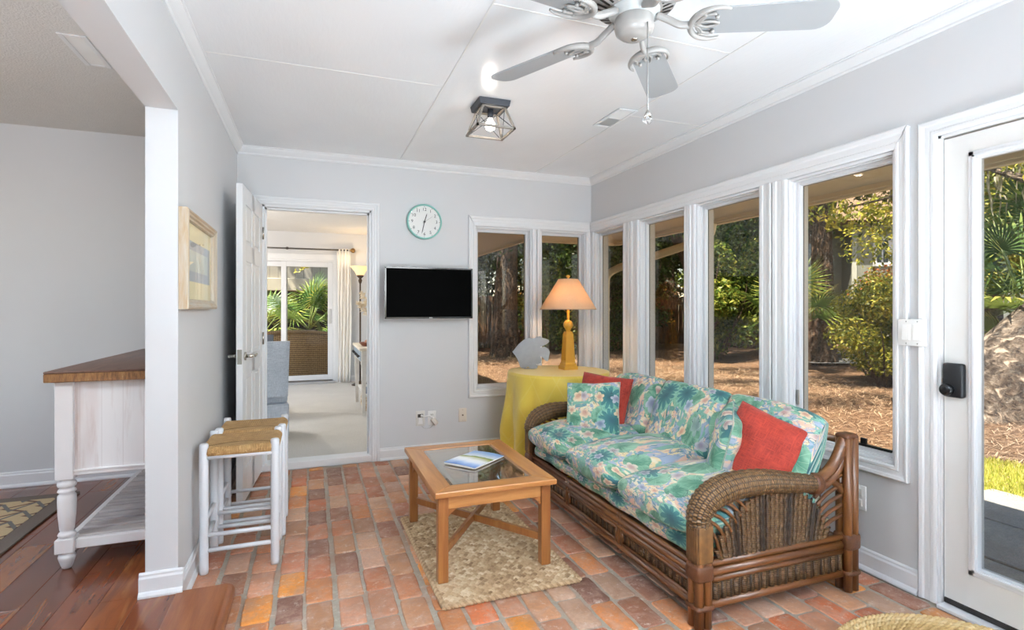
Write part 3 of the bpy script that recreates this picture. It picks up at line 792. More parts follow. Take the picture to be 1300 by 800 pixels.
# ================================================================= OUTDOORS
def leaf_mat(name, cols, trans=.35, rough=.45):
    t = NT(name); a = t.attr('tone'); c = t.ramp(a, [(i/(len(cols)-1), q) for i, q in enumerate(cols)])
    d = t.n('ShaderNodeBsdfPrincipled', {'Base Color': c, 'Roughness': rough, 'Specular IOR Level': .35})
    tr = t.n('ShaderNodeBsdfTranslucent', {'Color': c}); mx = t.n('ShaderNodeMixShader'); t.set(mx.inputs[0], trans)
    t.t.links.new(d.outputs[0], mx.inputs[1]); t.t.links.new(tr.outputs[0], mx.inputs[2]); t.t.links.new(mx.outputs[0], t.out.inputs[0])
    MATS[name] = t.m; return t.m
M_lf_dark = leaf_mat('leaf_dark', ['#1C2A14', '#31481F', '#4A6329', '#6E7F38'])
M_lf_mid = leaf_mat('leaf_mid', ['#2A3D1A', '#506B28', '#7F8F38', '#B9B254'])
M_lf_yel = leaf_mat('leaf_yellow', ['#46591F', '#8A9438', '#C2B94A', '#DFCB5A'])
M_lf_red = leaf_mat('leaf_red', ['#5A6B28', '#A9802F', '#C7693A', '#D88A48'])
M_palm = leaf_mat('palm_green', ['#2F4A26', '#4F6E30', '#7F8F3F', '#C6B95A'], .25, .35)
def bark_mat(name, a, b_, sc=6):
    """furrowed bark running along the trunk (UV: length, girth)"""
    t = NT(name); uv = t.coord('UV'); co = t.coord()
    v = t.mapping(uv, (sc*.55, sc*3.2, 1)); w = t.vmath('ADD', v, t.vmath('SCALE', t.n('ShaderNodeTexNoise', {'Vector': uv, 'Scale': 9., 'Detail': 3.}).outputs['Color'], 1.1))
    n = t.noise(w, 1.6, 7, .68, .5); n2 = t.noise(co, 18, 5, .7)
    c = t.ramp(n, [(.38, '#2B211A'), (.47, a), (.62, b_)]); c = t.mix(t.ramp(n2, [(.45, 0.), (.7, .5)]), c, srgb('#A79B88'))
    b = t.bsdf(c, .9); t.bump(b, t.math('ADD', t.smooth(n, .36, .6), t.math('MULTIPLY', n2, .4)), 1.0, .05); MATS[name] = t.m; return t.m
M_bark = bark_mat('bark_oak', '#6B5847', '#A8937C'); M_bark_d = bark_mat('bark_dark', '#54402F', '#836650', 5); M_bark_r = bark_mat('bark_red', '#8A5A3C', '#C08E66', 7)

def leaves(name, parent, mat, clumps, n, size, spread=1.0, up=.5, tone=(0, 1), aspect=.42, seed=1):
    """clumps: (x,y,z,rx,ry,rz). diamond leaf blades"""
    g = np.random.default_rng(seed); C = np.array(clumps, float)
    vol = (C[:, 3]*C[:, 4]*C[:, 5])**(2/3); k = g.choice(len(C), n, p=vol/vol.sum())
    d = g.normal(size=(n, 3)); d /= np.linalg.norm(d, axis=1)[:, None]
    rr = g.random(n)**.42
    P = C[k, :3]+d*rr[:, None]*C[k, 3:]
    nv = d*.6+g.normal(size=(n, 3))*.6; nv[:, 2] += up; nv /= np.linalg.norm(nv, axis=1)[:, None]
    t = np.cross(nv, g.normal(size=(n, 3))); t /= np.linalg.norm(t, axis=1)[:, None]; b = np.cross(nv, t)
    L = size*g.uniform(.6, 1.3, n)[:, None]; W = L*aspect
    V = np.stack([P-t*L*.5, P+b*W*.5+nv*L*.06, P+t*L*.5-nv*L*.08, P-b*W*.5+nv*L*.06], 1).reshape(-1, 3)
    F = np.arange(4*n).reshape(n, 4)
    tn = np.clip(tone[0]+(tone[1]-tone[0])*(g.random(n)*.75+.25*g.random(len(C))[k]), 0, 1)
    return fastmesh(name, V, F, mat, parent, False, tn)

def clump_set(rx, ry, rz, z0, n, r, seed):
    g = random.Random(seed); out = []
    for i in range(n):
        a = g.uniform(0, 2*PI); q = g.random()**.5; h = g.uniform(-1, 1); s = math.sqrt(max(0, 1-h*h*.8))
        k = r*g.uniform(.7, 1.3); out.append((math.cos(a)*rx*q*s, math.sin(a)*ry*q*s, z0+rz*h, k, k, k*.75))
    return out
def branch(m, p0, p1, r0, r1, seed, wob=.12, seg=10):
    g = random.Random(seed); a, b = Vector(p0), Vector(p1); d = (b-a).length
    P = [a]+[a.lerp(b, i/4)+Vector((g.gauss(0, 1), g.gauss(0, 1), g.gauss(0, .4)))*wob*d*.25 for i in (1, 2, 3)]+[b]
    Q = bez(P, 5); m.tube(Q, [r0+(r1-r0)*i/(len(Q)-1) for i in range(len(Q))], seg)
def tree(name, label, loc, h, r, crown, leafmat, n, size, bark, lean=(0, 0), seed=1, group=None, tone=(0, 1), clr=1.0, trunk_top=None):
    """crown: (rx, ry, rz, z centre, clumps)"""
    t = thing(name, label, 'tree', loc, 0, group)
    m = MB(); top = (lean[0], lean[1], trunk_top or h*.8)
    P = bez([(0, 0, -.15), (lean[0]*.25, lean[1]*.25, top[2]*.33), (lean[0]*.6, lean[1]*.6, top[2]*.66), top], 8); N = len(P)
    m.tube(P, [r*(1.0-.6*i/(N-1)) + r*.45*math.exp(-i*.8) for i in range(N)], 16)
    g = random.Random(seed)
    for k in range(6):
        a = g.uniform(0, 2*PI); s = P[int(N*g.uniform(.55, .9))]
        branch(m, s, (s.x+math.cos(a)*crown[0]*.7, s.y+math.sin(a)*crown[1]*.7, crown[3]+g.uniform(-.3, .6)*crown[2]), r*.35, r*.08, seed+k)
    m.build('trunk', bark, t)
    cl = [(x+lean[0], y+lean[1], z, a, b, c) for x, y, z, a, b, c in clump_set(crown[0], crown[1], crown[2], crown[3], crown[4], clr, seed)]
    leaves('crown', t, leafmat, cl, n, size, seed=seed, tone=tone)
    return t
def shrub(name, label, loc, rx, ry, h, n, size, mat, seed=1, group=None, tone=(0, 1), stems=6, clr=.45, cat='shrub', low=.12):
    t = thing(name, label, cat, loc, 0, group); m = MB(); g = random.Random(seed)
    for k in range(stems):
        a = g.uniform(0, 2*PI); branch(m, (math.cos(a)*.08, math.sin(a)*.08, -.1), (math.cos(a)*rx*.7, math.sin(a)*ry*.7, h*g.uniform(.6, .95)), .022, .006, seed*9+k, .15, 6)
    m.build('stems', M_bark_d, t)
    leaves('foliage', t, mat, clump_set(rx*.8, ry*.8, h*.5*(1-low), h*(.5+low*.5), max(8, int(rx*ry*h*6)), clr, seed), n, size, seed=seed, tone=tone)
    return t
def fan_palm(name, label, loc, h, nf, fr, seed=1, group=None, trunk=True, spread=(10, 85), blades=22):
    t = thing(name, label, 'palm', loc, 0, group); g = random.Random(seed)
    if trunk:
        m = MB(); m.tube([(0, 0, -.1), (0, 0, h*.5), (0, 0, h)], [.14, .12, .13], 12); m.build('trunk', M_bark_d, t)
    m = MB(); V = []; F = []; T = []
    for k in range(nf):
        az = 2*PI*k/nf*2.4+g.uniform(-.3, .3); el = R(g.uniform(*spread)); dirv = Vector((math.cos(az)*math.cos(el), math.sin(az)*math.cos(el), math.sin(el)))
        st = fr*g.uniform(.7, 1.1); tip = Vector((0, 0, h))+dirv*st+Vector((0, 0, -.10*st*math.cos(el)))
        m.tube([(0, 0, h), Vector((0, 0, h))+dirv*st*.5, tip], [.016, .012, .010], 6)
        side = dirv.cross(Vector((0, 0, 1))); side = side.normalized() if side.length > .1 else Vector((1, 0, 0)); nrm = side.cross(dirv).normalized()
        L0 = fr*g.uniform(.75, 1.0); tone = g.random()
        for b in range(blades):
            a = R(-115+230*b/(blades-1)); d = (dirv*math.cos(a)+side*math.sin(a)).normalized(); L = L0*(1-.25*abs(a)/2)
            wv = d.cross(nrm).normalized()*L*.030; dr = Vector((0, 0, -1))*L*.16
            o = len(V); p1 = tip+d*L*.5+nrm*.03*L; p2 = tip+d*L+dr
            V += [tip-wv*.3, tip+wv*.3, p1+wv, p1-wv, p2+wv*.12, p2-wv*.12]; F += [(o, o+1, o+2, o+3), (o+3, o+2, o+4, o+5)]
            T += [min(1, tone*.6+.1*g.random()), min(1, tone*.6+.25+.2*g.random())]
    m.build('stalks', M_palm if False else plain('stalk', '#6E7A3C', .5), t)
    fastmesh('fronds', np.array([tuple(v) for v in V]), np.array(F), M_palm, t, False, np.array(T)); return t

# ---- ground
GZ = -.12
def straw_mat():
    t = NT('pine_straw'); co = t.coord()
    a = t.noise(t.mapping(co, (1, 1, 1)), 3.2, 6, .7); f = t.noise(t.mapping(co, (14, 60, 10), (0, 0, .5)), 1.5, 4, .7); f2 = t.noise(t.mapping(co, (60, 12, 10), (0, 0, -.2)), 1.5, 4, .7)
    m_ = t.math('MAXIMUM', f, f2)
    c = t.ramp(m_, [(.40, '#33261D'), (.52, '#6E533A'), (.62, '#9F7F62'), (.75, '#C8AC8C')])
    c = t.mix(t.ramp(a, [(.42, 0.), (.65, .55)]), c, srgb('#5E4534'))
    b = t.bsdf(c, .9); t.bump(b, m_, .9, .03); return t.m
M_straw = straw_mat()
def ghight(x, y):
    far = max(0, math.hypot(x-1, y-2)-7.5)
    return GZ + .05*math.sin(x*.9+y*.3)*min(1, max(0, x-4)/3+max(0, y-6)/3) + .012*far
m = MB()
def gfn(u, v):
    x = -40+u*120; y = -22+v*90; return (x, y, ghight(x, y) if (x > 3.5 or y > 5) else GZ)
m.grid(gfn, 160, 120); struct('ground', m, M_straw, 'pine straw covered ground around the house', 'ground')
# scattered needles on the near ground
g = np.random.default_rng(3); n = 26000
X = np.concatenate([g.uniform(3.0, 9.5, n), g.uniform(1.6, 9, n)]); Y = np.concatenate([g.uniform(2.4, 9, n), g.uniform(7, 15, n)]); n = len(X)
keep = ~((X < 4.7) & (Y < 3.0)); X, Y = X[keep], Y[keep]; n = len(X)
Zg = np.array([ghight(x, y) for x, y in zip(X, Y)])+g.uniform(.004, .03, n)
a = g.uniform(0, 2*PI, n); L = g.uniform(.06, .13, n); w = .0026
dx, dy = np.cos(a)*L/2, np.sin(a)*L/2; px, py = -np.sin(a)*w, np.cos(a)*w; dz = g.uniform(-.015, .02, n)
V = np.stack([np.stack([X-dx-px, Y-dy-py, Zg-dz], 1), np.stack([X-dx+px, Y-dy+py, Zg-dz], 1), np.stack([X+dx+px, Y+dy+py, Zg+dz], 1), np.stack([X+dx-px, Y+dy-py, Zg+dz], 1)], 1).reshape(-1, 3)
o = fastmesh('pine_needles', V, np.arange(4*n).reshape(n, 4), leaf_mat('needle', ['#5A4230', '#8A6E54', '#B0957A', '#D0BCA0'], .1, .7), None, False, g.random(n))
tag(o, 'loose dry pine needles strewn over the ground outside the windows', 'pine needles', kind='stuff')
# patio behind the camera and stone pavers by the door
def concrete(name, a, b_):
    t = NT(name); co = t.coord(); n = t.noise(co, 2.2, 6, .65); n2 = t.noise(co, 90, 3, .7)
    c = t.mix(t.ramp(n2, [(.4, .35), (.6, 0.)]), t.ramp(n, [(.3, a), (.7, b_)]), srgb('#6b665d')); b = t.bsdf(c, .85); t.bump(b, t.math('ADD', n2, n), .4, .006); MATS[name] = t.m; return t.m
M_conc = concrete('concrete_pale', '#9FA1A2', '#BCBEBE'); M_slate = concrete('paver_stone', '#8C8880', '#B4AEA2')
m = MB(); m.box(-9, 9, -10, YF-.12, -.14, -.03)  # unseen slab added to bounce sunlight into the room
struct('bounce_patio', m, M_conc, 'pale concrete terrace added unseen behind the viewpoint to bounce sunlight', 'terrace')
m = MB(); rnd = random.Random(4)
yy = YF+.02
while yy < 2.2:
    Ly = rnd.uniform(.8, 1.0); xx = 2.6
    while xx < 4.5:
        Lx = rnd.uniform(.55, .95); x1 = min(xx+Lx, 4.62+rnd.uniform(-.03, .06)); m.box(xx+.008, x1-.008, yy+.008, yy+Ly-.008, -.16, -.085+rnd.uniform(-.004, .004), .006); xx += Lx
    yy += Ly
struct('path', m, M_slate, 'grey stone paver walk outside the exterior door', 'paving')
# lawn strip
g = np.random.default_rng(5); n = 30000
X = g.uniform(4.55, 5.75, n); Y = g.uniform(-1, 3.0, n); ok = X < 5.45+.18*np.sin(Y*3)+.1*g.random(n); X, Y = X[ok], Y[ok]; n = len(X)
a = g.uniform(0, 2*PI, n); H = g.uniform(.02, .055, n); w = .004; lx, ly = g.normal(0, .018, n), g.normal(0, .018, n)
Zb = np.full(n, GZ+.005)
V = np.stack([np.stack([X-np.cos(a)*w, Y-np.sin(a)*w, Zb], 1), np.stack([X+np.cos(a)*w, Y+np.sin(a)*w, Zb], 1), np.stack([X+lx, Y+ly, Zb+H], 1)], 1).reshape(-1, 3)
o = fastmesh('grass_strip', V, np.arange(3*n).reshape(n, 3), leaf_mat('grass_blade', ['#7A8A2C', '#A8AC3A', '#CFC65A', '#D9CE82'], .3, .6), None, False, g.random(n))
tag(o, 'sunlit yellow-green grass strip beside the stone pavers', 'grass', kind='stuff')
m = MB(); m.box(4.6, 5.5, -1, 2.95, GZ-.05, GZ+.012); struct('lawn', m, plain('lawn_soil', '#8E8A3A', .9, var=.25, vscale=20), 'strip of lawn soil under the grass', 'lawn')
m = MB(); m._add([(10.5, 8.9, .0), (26, 2.0, .0), (27.5, 4.4, .0), (12.5, 12.0, .0)], [(0, 1, 2, 3)]); m._add([(10.5, 8.9, -.2), (26, 2.0, -.2), (27.5, 4.4, -.2), (12.5, 12.0, -.2)], [(3, 2, 1, 0)])
struct('street', m, M_conc, 'pale concrete drive beyond the shrubs', 'drive')

# ---- eaves
M_soff = plain('soffit_tan', '#F6E6C8', .75, var=.02); M_fasc = plain('fascia_tan', '#EFDFC0', .7, var=.02)
def zs(d): return 2.19-.42*d             # soffit height at distance d from the wall
m = MB(); xe = 3.19; x0 = XR+.15; ye = 5.22; d = xe-x0; xw = FX1+.1; xwe = 2.10
# right eave, back eave and wing eave as three sloping boards meeting at mitres
def slab(pts): 
    lo = [Vector(p) for p in pts]; hi = [p+Vector((0, 0, .035)) for p in lo]; n = len(pts)
    m._add(lo+hi, [tuple(reversed(range(n))), tuple(range(n, 2*n))]+[(i, (i+1) % n, n+(i+1) % n, n+i) for i in range(n)])
zw, ze = 2.19, 1.945
slab([(x0, YF, zw), (xe, YF, ze), (xe, ye, ze), (x0, YB+.12, zw)])
slab([(x0, YB+.12, zw), (xe, ye, ze), (xwe, ye, ze), (xw, YB+.12, zw)])
slab([(xw, YB+.12, zw), (xwe, ye, ze), (xwe, 10.5, ze), (xw, 10.5, zw)])
struct('roof_soffit', m, M_soff, 'tan boarded soffit under the overhanging eaves', 'soffit')
m = MB(); f = .025
for k, (dz0, dz1, dd) in enumerate(((-.02, .17, 0), (.05, .19, .02))):
    m.box(xe-.02+dd, xe+f+dd, YF, ye+f+dd, ze+dz0, ze+dz1); m.box(xwe+dd, xe+f+dd, ye-.02+dd, ye+f+dd, ze+dz0, ze+dz1); m.box(xwe-.02+dd, xwe+f+dd, ye, 10.5, ze+dz0, ze+dz1)
m.box(xe-.05, xe-.02, YF, ye-.05, ze-.006, ze+.03)
struct('roof_fascia', m, M_fasc, 'tan fascia boards along the eave edges', 'fascia')
m = MB(); M_shing = plain('shingles', '#5E564D', .9, var=.2, vscale=12)
def slab2(pts): 
    lo = [Vector(p) for p in pts]; hi = [p+Vector((0, 0, .05)) for p in lo]; n = len(pts)
    m._add(lo+hi, [tuple(reversed(range(n))), tuple(range(n, 2*n))]+[(i, (i+1) % n, n+(i+1) % n, n+i) for i in range(n)])
slab2([(xe+.06, YF-.0, 2.13), (xe+.06, ye+.06, 2.13), (.5, ye+.06, 3.1), (.5, YF, 3.1)])
slab2([(.5, YF, 3.1), (.5, ye+.06, 3.1), (-3.66, ye+.06, 2.62), (-3.66, YF, 2.62)])
slab2([(xwe+.06, ye-.3, 2.13), (xwe+.06, 9.6, 2.13), (-.6, 9.6, 3.0), (-.6, ye-.3, 3.0)])
slab2([(-.6, ye-.3, 3.0), (-.6, 9.6, 3.0), (-2.45, 9.6, 2.56), (-2.45, ye-.3, 2.56)])
struct('roof', m, M_shing, 'shingled roof over the house', 'roof')
# downspout from the eave to the house corner
M_gut = plain('downspout_tan', '#E0D0AC', .55, var=.02)
D = thing('downspout', 'tan rain downspout sloping under the eave and down the house corner', 'downspout', (0, 0, 0))
P = bez([(3.13, 3.60, 1.93), (3.12, 3.62, 1.84), (3.10, 3.70, 1.80)], 6)+[(2.93, 4.12, 1.70), (2.75, 4.45, 1.61)]+bez([(2.72, 4.51, 1.585), (2.69, 4.56, 1.53), (2.685, 4.57, 1.44)], 6)+[(2.685, 4.57, .6), (2.685, 4.57, -.05)]
m = MB(); m.tube(P, .036, 12); m.build('pipe', M_gut, D)
for z in (.5, 1.2):
    m = MB(); m.box(2.57, 2.725, 4.555, 4.59, z, z+.025, .003); m.build('strap', M_gut, D)
m = MB(); m.tube([(2.685, 4.57, -.04), (2.70, 4.60, -.08), (2.78, 4.72, -.10)], .036, 12); m.build('elbow', M_gut, D)

# ---- fence far behind
t = NT('fence_wood'); x, y, z = t.sep(t.coord()); n = t.noise(t.mapping(t.coord(), (4, 4, .6)), 4, 4)
b = t.bsdf(t.ramp(n, [(.3, '#4A3423'), (.7, '#7A583B')]), .9)
FN = thing('board_fence', 'dark brown board fence in the shade behind the trees', 'fence', (0, 0, 0))
m = MB(); k = 0; x = 1.0
while x < 17:
    y = 16.6-(x-1)*.12; m.box(x, x+.138, y, y+.02, -.1, 1.62+.01*math.sin(k*3.1)); x += .145; k += 1
m.build('board', t.m, FN)
m = MB()
for z in (.3, 1.35): m._add([(1, 16.58, z), (17, 14.66, z), (17, 14.66, z+.09), (1, 16.58, z+.09), (1, 16.54, z), (17, 14.62, z), (17, 14.62, z+.09), (1, 16.54, z+.09)], [(0, 1, 2, 3), (7, 6, 5, 4), (0, 4, 5, 1), (3, 2, 6, 7), (0, 3, 7, 4), (1, 5, 6, 2)])
m.build('rail', t.m, FN)

# ---- neighbouring house
t = NT('lap_siding'); x, y, z = t.sep(t.coord()); fr = t.math('FRACT', t.math('MULTIPLY', z, 6.2)); n = t.noise(t.coord(), 2, 3)
b = t.bsdf(t.mix(n, srgb('#8E9488'), srgb('#9FA598')), .7); t.bump(b, fr, .8, .03)
NH = thing('neighbour_house', 'grey-green lap sided house with a white framed window behind the shrubs', 'house', (20.8, 15.7, 0), R(-27))
m = MB(); m.box(0, 9, 0, 6, -.3, 4.9); m.box(-2.4, 0, .9, 6, -.3, 4.9); m.build('wall', t.m, NH)
m = MB(); m.box(-.04, .14, -.05, .02, -.3, 4.9); m.build('corner_board', plain('house_trim', '#B4B8AC', .6), NH)
for x in (1.12, 5.0):
    m = MB(); a, b2, c, e = x-.36, x+.36, 2.95, 4.15
    m.box(a, a+.14, -.06, .02, c, e); m.box(b2-.14, b2, -.06, .02, c, e); m.box(a, b2, -.06, .02, c, c+.14); m.box(a, b2, -.06, .02, e-.14, e); m.box(x-.03, x+.03, -.04, .02, c, e)
    w = m.build('window', plain('house_white', '#E2E4E2', .5), NH)
    m = MB(); m.box(a+.13, b2-.13, -.02, .01, c+.13, e-.13); m.build('pane', plain('dark_pane', '#2A3338', .08), w)
m = MB(); m.prism([(-.7, 4.75), (6.7, 4.75), (3, 7.0)], 'X', -2.6, 9.5); m.build('roof', plain('house_roof', '#7A6650', .9), NH)

# ---- trees, shrubs, palms
# big leaning oak outside the door
OT = thing('leaning_oak', 'massive oak trunk leaning to one side behind the grass strip', 'tree', (8.1, 3.95, GZ))
m = MB(); P = bez([(-.55, .35, -.35), (.0, .0, .42), (.75, -.42, 1.30), (1.9, -1.05, 2.3), (3.4, -1.7, 3.3)], 9); N = len(P)
m.tube(P, [.70-.27*i/(N-1)+.16*math.exp(-i*.35) for i in range(N)], 28); o = m.build('trunk', M_bark, OT)
m = MB(); branch(m, (3.2, -1.6, 3.2), (4.6, 1.5, 5.2), .3, .12, 3); branch(m, (3.2, -1.6, 3.2), (6, -3.2, 5), .3, .12, 4); branch(m, (1.9, -1.0, 2.4), (2.0, 1.4, 3.6), .12, .04, 6); branch(m, (2.0, 1.4, 3.6), (-.3, 3.2, 4.0), .06, .02, 7); branch(m, (2.0, 1.4, 3.6), (.1, 2.5, 3.0), .04, .01, 9); m.build('branches', M_bark, OT)
leaves('crown', OT, M_lf_yel, [(x+2.6, y+1.0, z, a, b, c) for x, y, z, a, b, c in clump_set(4.2, 4.2, 1.2, 5.15, 46, .85, 5)]+[(x-4.2, y+2.2, z, a, b, c) for x, y, z, a, b, c in clump_set(2.6, 3.6, .9, 7.0, 16, .62, 6)]+[(.7+.28*k, 2.35-.10*k+.3*(k % 2), 2.98+.10*math.sin(k*2.1), .30, .30, .20) for k in range(-3, 5)], 32500, .13, seed=5, tone=(0, 1))  # second clump set: unseen canopy added to dapple the ground with shade
# spanish moss strands
m = MB(); rnd = random.Random(8)
for k in range(60):
    x, y, z = 2.0+rnd.gauss(0, .35), 1.7+rnd.gauss(0, .5), 3.7+rnd.gauss(0, .25); q = [(x, y, z)]
    for i in range(5): x += rnd.gauss(0, .03); y += rnd.gauss(0, .03); z -= rnd.uniform(.08, .2); q.append((x, y, z))
    m.tube(q, [.014, .016, .014, .011, .008, .003], 5)
tag(m.build('hanging_moss', plain('moss', '#A39B80', .95), OT), kind='stuff')
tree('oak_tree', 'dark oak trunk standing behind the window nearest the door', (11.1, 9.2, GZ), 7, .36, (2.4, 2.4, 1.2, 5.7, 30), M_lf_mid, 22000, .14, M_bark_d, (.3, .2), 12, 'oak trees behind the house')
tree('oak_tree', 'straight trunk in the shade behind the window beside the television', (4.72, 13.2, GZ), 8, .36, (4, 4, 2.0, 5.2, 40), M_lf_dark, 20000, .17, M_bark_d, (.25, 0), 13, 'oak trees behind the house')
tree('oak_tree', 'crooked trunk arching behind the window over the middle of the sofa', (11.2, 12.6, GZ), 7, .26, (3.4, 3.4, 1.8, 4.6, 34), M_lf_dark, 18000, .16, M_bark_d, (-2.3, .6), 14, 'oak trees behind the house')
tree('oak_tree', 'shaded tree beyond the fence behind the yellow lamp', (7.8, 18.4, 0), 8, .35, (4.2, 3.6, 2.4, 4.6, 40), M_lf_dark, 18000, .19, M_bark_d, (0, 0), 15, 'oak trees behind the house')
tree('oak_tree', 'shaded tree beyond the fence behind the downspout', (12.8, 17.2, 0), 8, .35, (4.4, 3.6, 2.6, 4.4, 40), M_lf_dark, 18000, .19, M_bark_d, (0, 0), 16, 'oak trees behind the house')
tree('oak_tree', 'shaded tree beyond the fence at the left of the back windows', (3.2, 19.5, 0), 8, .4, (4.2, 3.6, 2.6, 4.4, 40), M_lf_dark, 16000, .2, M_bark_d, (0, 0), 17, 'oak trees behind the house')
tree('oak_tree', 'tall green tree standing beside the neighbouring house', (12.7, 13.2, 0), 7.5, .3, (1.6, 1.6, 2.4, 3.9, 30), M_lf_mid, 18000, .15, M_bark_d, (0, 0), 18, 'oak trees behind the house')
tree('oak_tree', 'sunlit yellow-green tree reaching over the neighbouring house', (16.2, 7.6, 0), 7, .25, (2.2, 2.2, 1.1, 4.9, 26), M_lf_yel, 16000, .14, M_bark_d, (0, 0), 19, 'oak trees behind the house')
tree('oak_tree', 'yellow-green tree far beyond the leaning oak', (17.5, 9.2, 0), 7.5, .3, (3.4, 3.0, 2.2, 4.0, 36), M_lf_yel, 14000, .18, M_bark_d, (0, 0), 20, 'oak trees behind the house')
shrub('azalea_bush', 'yellow-green bush with orange tips in front of the neighbouring house', (9.25, 6.38, GZ), 1.05, 1.0, 1.62, 11000, .08, M_lf_yel, 21, stems=12, low=.30)
shrub('azalea_bush', 'low olive bush beside the bigger yellow-green bush', (10.4, 6.6, GZ), .9, .9, 1.5, 5000, .085, M_lf_mid, 22, stems=8)
shrub('azalea_bush', 'red-tipped bush just behind the yellow-green bush', (10.35, 7.35, GZ), .40, .40, 2.1, 900, .09, M_lf_red, 23, low=.6)
for i, (x, y, rx, h, mt, lab) in enumerate([
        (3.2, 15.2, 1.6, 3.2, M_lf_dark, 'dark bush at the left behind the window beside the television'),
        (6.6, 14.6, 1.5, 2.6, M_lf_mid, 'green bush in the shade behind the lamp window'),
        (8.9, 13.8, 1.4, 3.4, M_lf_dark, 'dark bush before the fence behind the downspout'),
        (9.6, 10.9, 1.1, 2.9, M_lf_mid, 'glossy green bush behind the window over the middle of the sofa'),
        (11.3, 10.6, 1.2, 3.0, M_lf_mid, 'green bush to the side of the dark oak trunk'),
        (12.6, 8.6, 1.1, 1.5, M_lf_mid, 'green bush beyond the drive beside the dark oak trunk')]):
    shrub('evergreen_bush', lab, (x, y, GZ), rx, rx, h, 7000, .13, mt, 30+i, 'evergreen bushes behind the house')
fan_palm('fan_palm', 'dark fan palm low beside the dark oak trunk', (9.2, 8.2, GZ), .9, 14, .9, 41, 'fan palms', True)
fan_palm('fan_palm', 'bright fan palm behind the leaning trunk', (9.6, 4.6, GZ), 1.2, 18, 1.0, 42, 'fan palms', True)
fan_palm('fan_palm', 'taller fan palm above the leaning trunk', (11.3, 5.2, GZ), 2.2, 18, 1.1, 43, 'fan palms', True)
fan_palm('fan_palm', 'fan palm with yellowed fronds just left of the leaning trunk', (9.0, 4.3, GZ), .5, 12, .8, 44, 'fan palms', False, (5, 60))
# outside the sliding door
fan_palm('fan_palm', 'large green fan palm behind the wicker settee', (-.05, 11.3, GZ), .92, 11, .70, 45, 'fan palms', True, (15, 80), 22)
fan_palm('fan_palm', 'blue-green fan palm at the edge of the sliding door view', (-.95, 11.7, GZ), .75, 12, .80, 46, 'fan palms', True, (10, 70))
tree('pine_tree', 'reddish pine trunk at the edge of the sliding door view', (-1.3, 12.6, GZ), 9, .24, (1.6, 1.6, 1.2, 6.8, 16), M_lf_mid, 4000, .16, M_bark_r, (0, 0), 47, trunk_top=7)
b = thing('leafy_branch', 'thin sunlit leafy branch hanging before the carport wall', 'branch', (.15, 10.6, 2.25))
m = MB(); branch(m, (.5, .2, .45), (-.35, -.05, -.35), .012, .003, 5, .2, 6); m.build('twig', M_bark_d, b)
leaves('leaflets', b, M_lf_yel, [(.3-.65*k/7, .1-.15*k/7, .3-.62*k/7, .09, .08, .08) for k in range(8)], 90, .11, seed=50, tone=(.3, 1))

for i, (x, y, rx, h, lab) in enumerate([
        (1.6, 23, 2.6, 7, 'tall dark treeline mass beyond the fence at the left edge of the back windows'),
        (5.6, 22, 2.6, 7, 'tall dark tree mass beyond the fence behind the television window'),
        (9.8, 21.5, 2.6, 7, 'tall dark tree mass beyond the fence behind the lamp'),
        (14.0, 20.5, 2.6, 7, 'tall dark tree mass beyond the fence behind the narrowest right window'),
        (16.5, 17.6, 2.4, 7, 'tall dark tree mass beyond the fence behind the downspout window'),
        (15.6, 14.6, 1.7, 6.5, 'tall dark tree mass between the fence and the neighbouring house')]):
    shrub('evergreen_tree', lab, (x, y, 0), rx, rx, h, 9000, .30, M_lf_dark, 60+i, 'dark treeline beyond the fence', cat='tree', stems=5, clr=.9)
fan_palm('fan_palm', 'small fan palm beside the large one behind the wicker settee', (.35, 11.9, GZ), .5, 9, .6, 48, 'fan palms', True, (15, 75), 20)
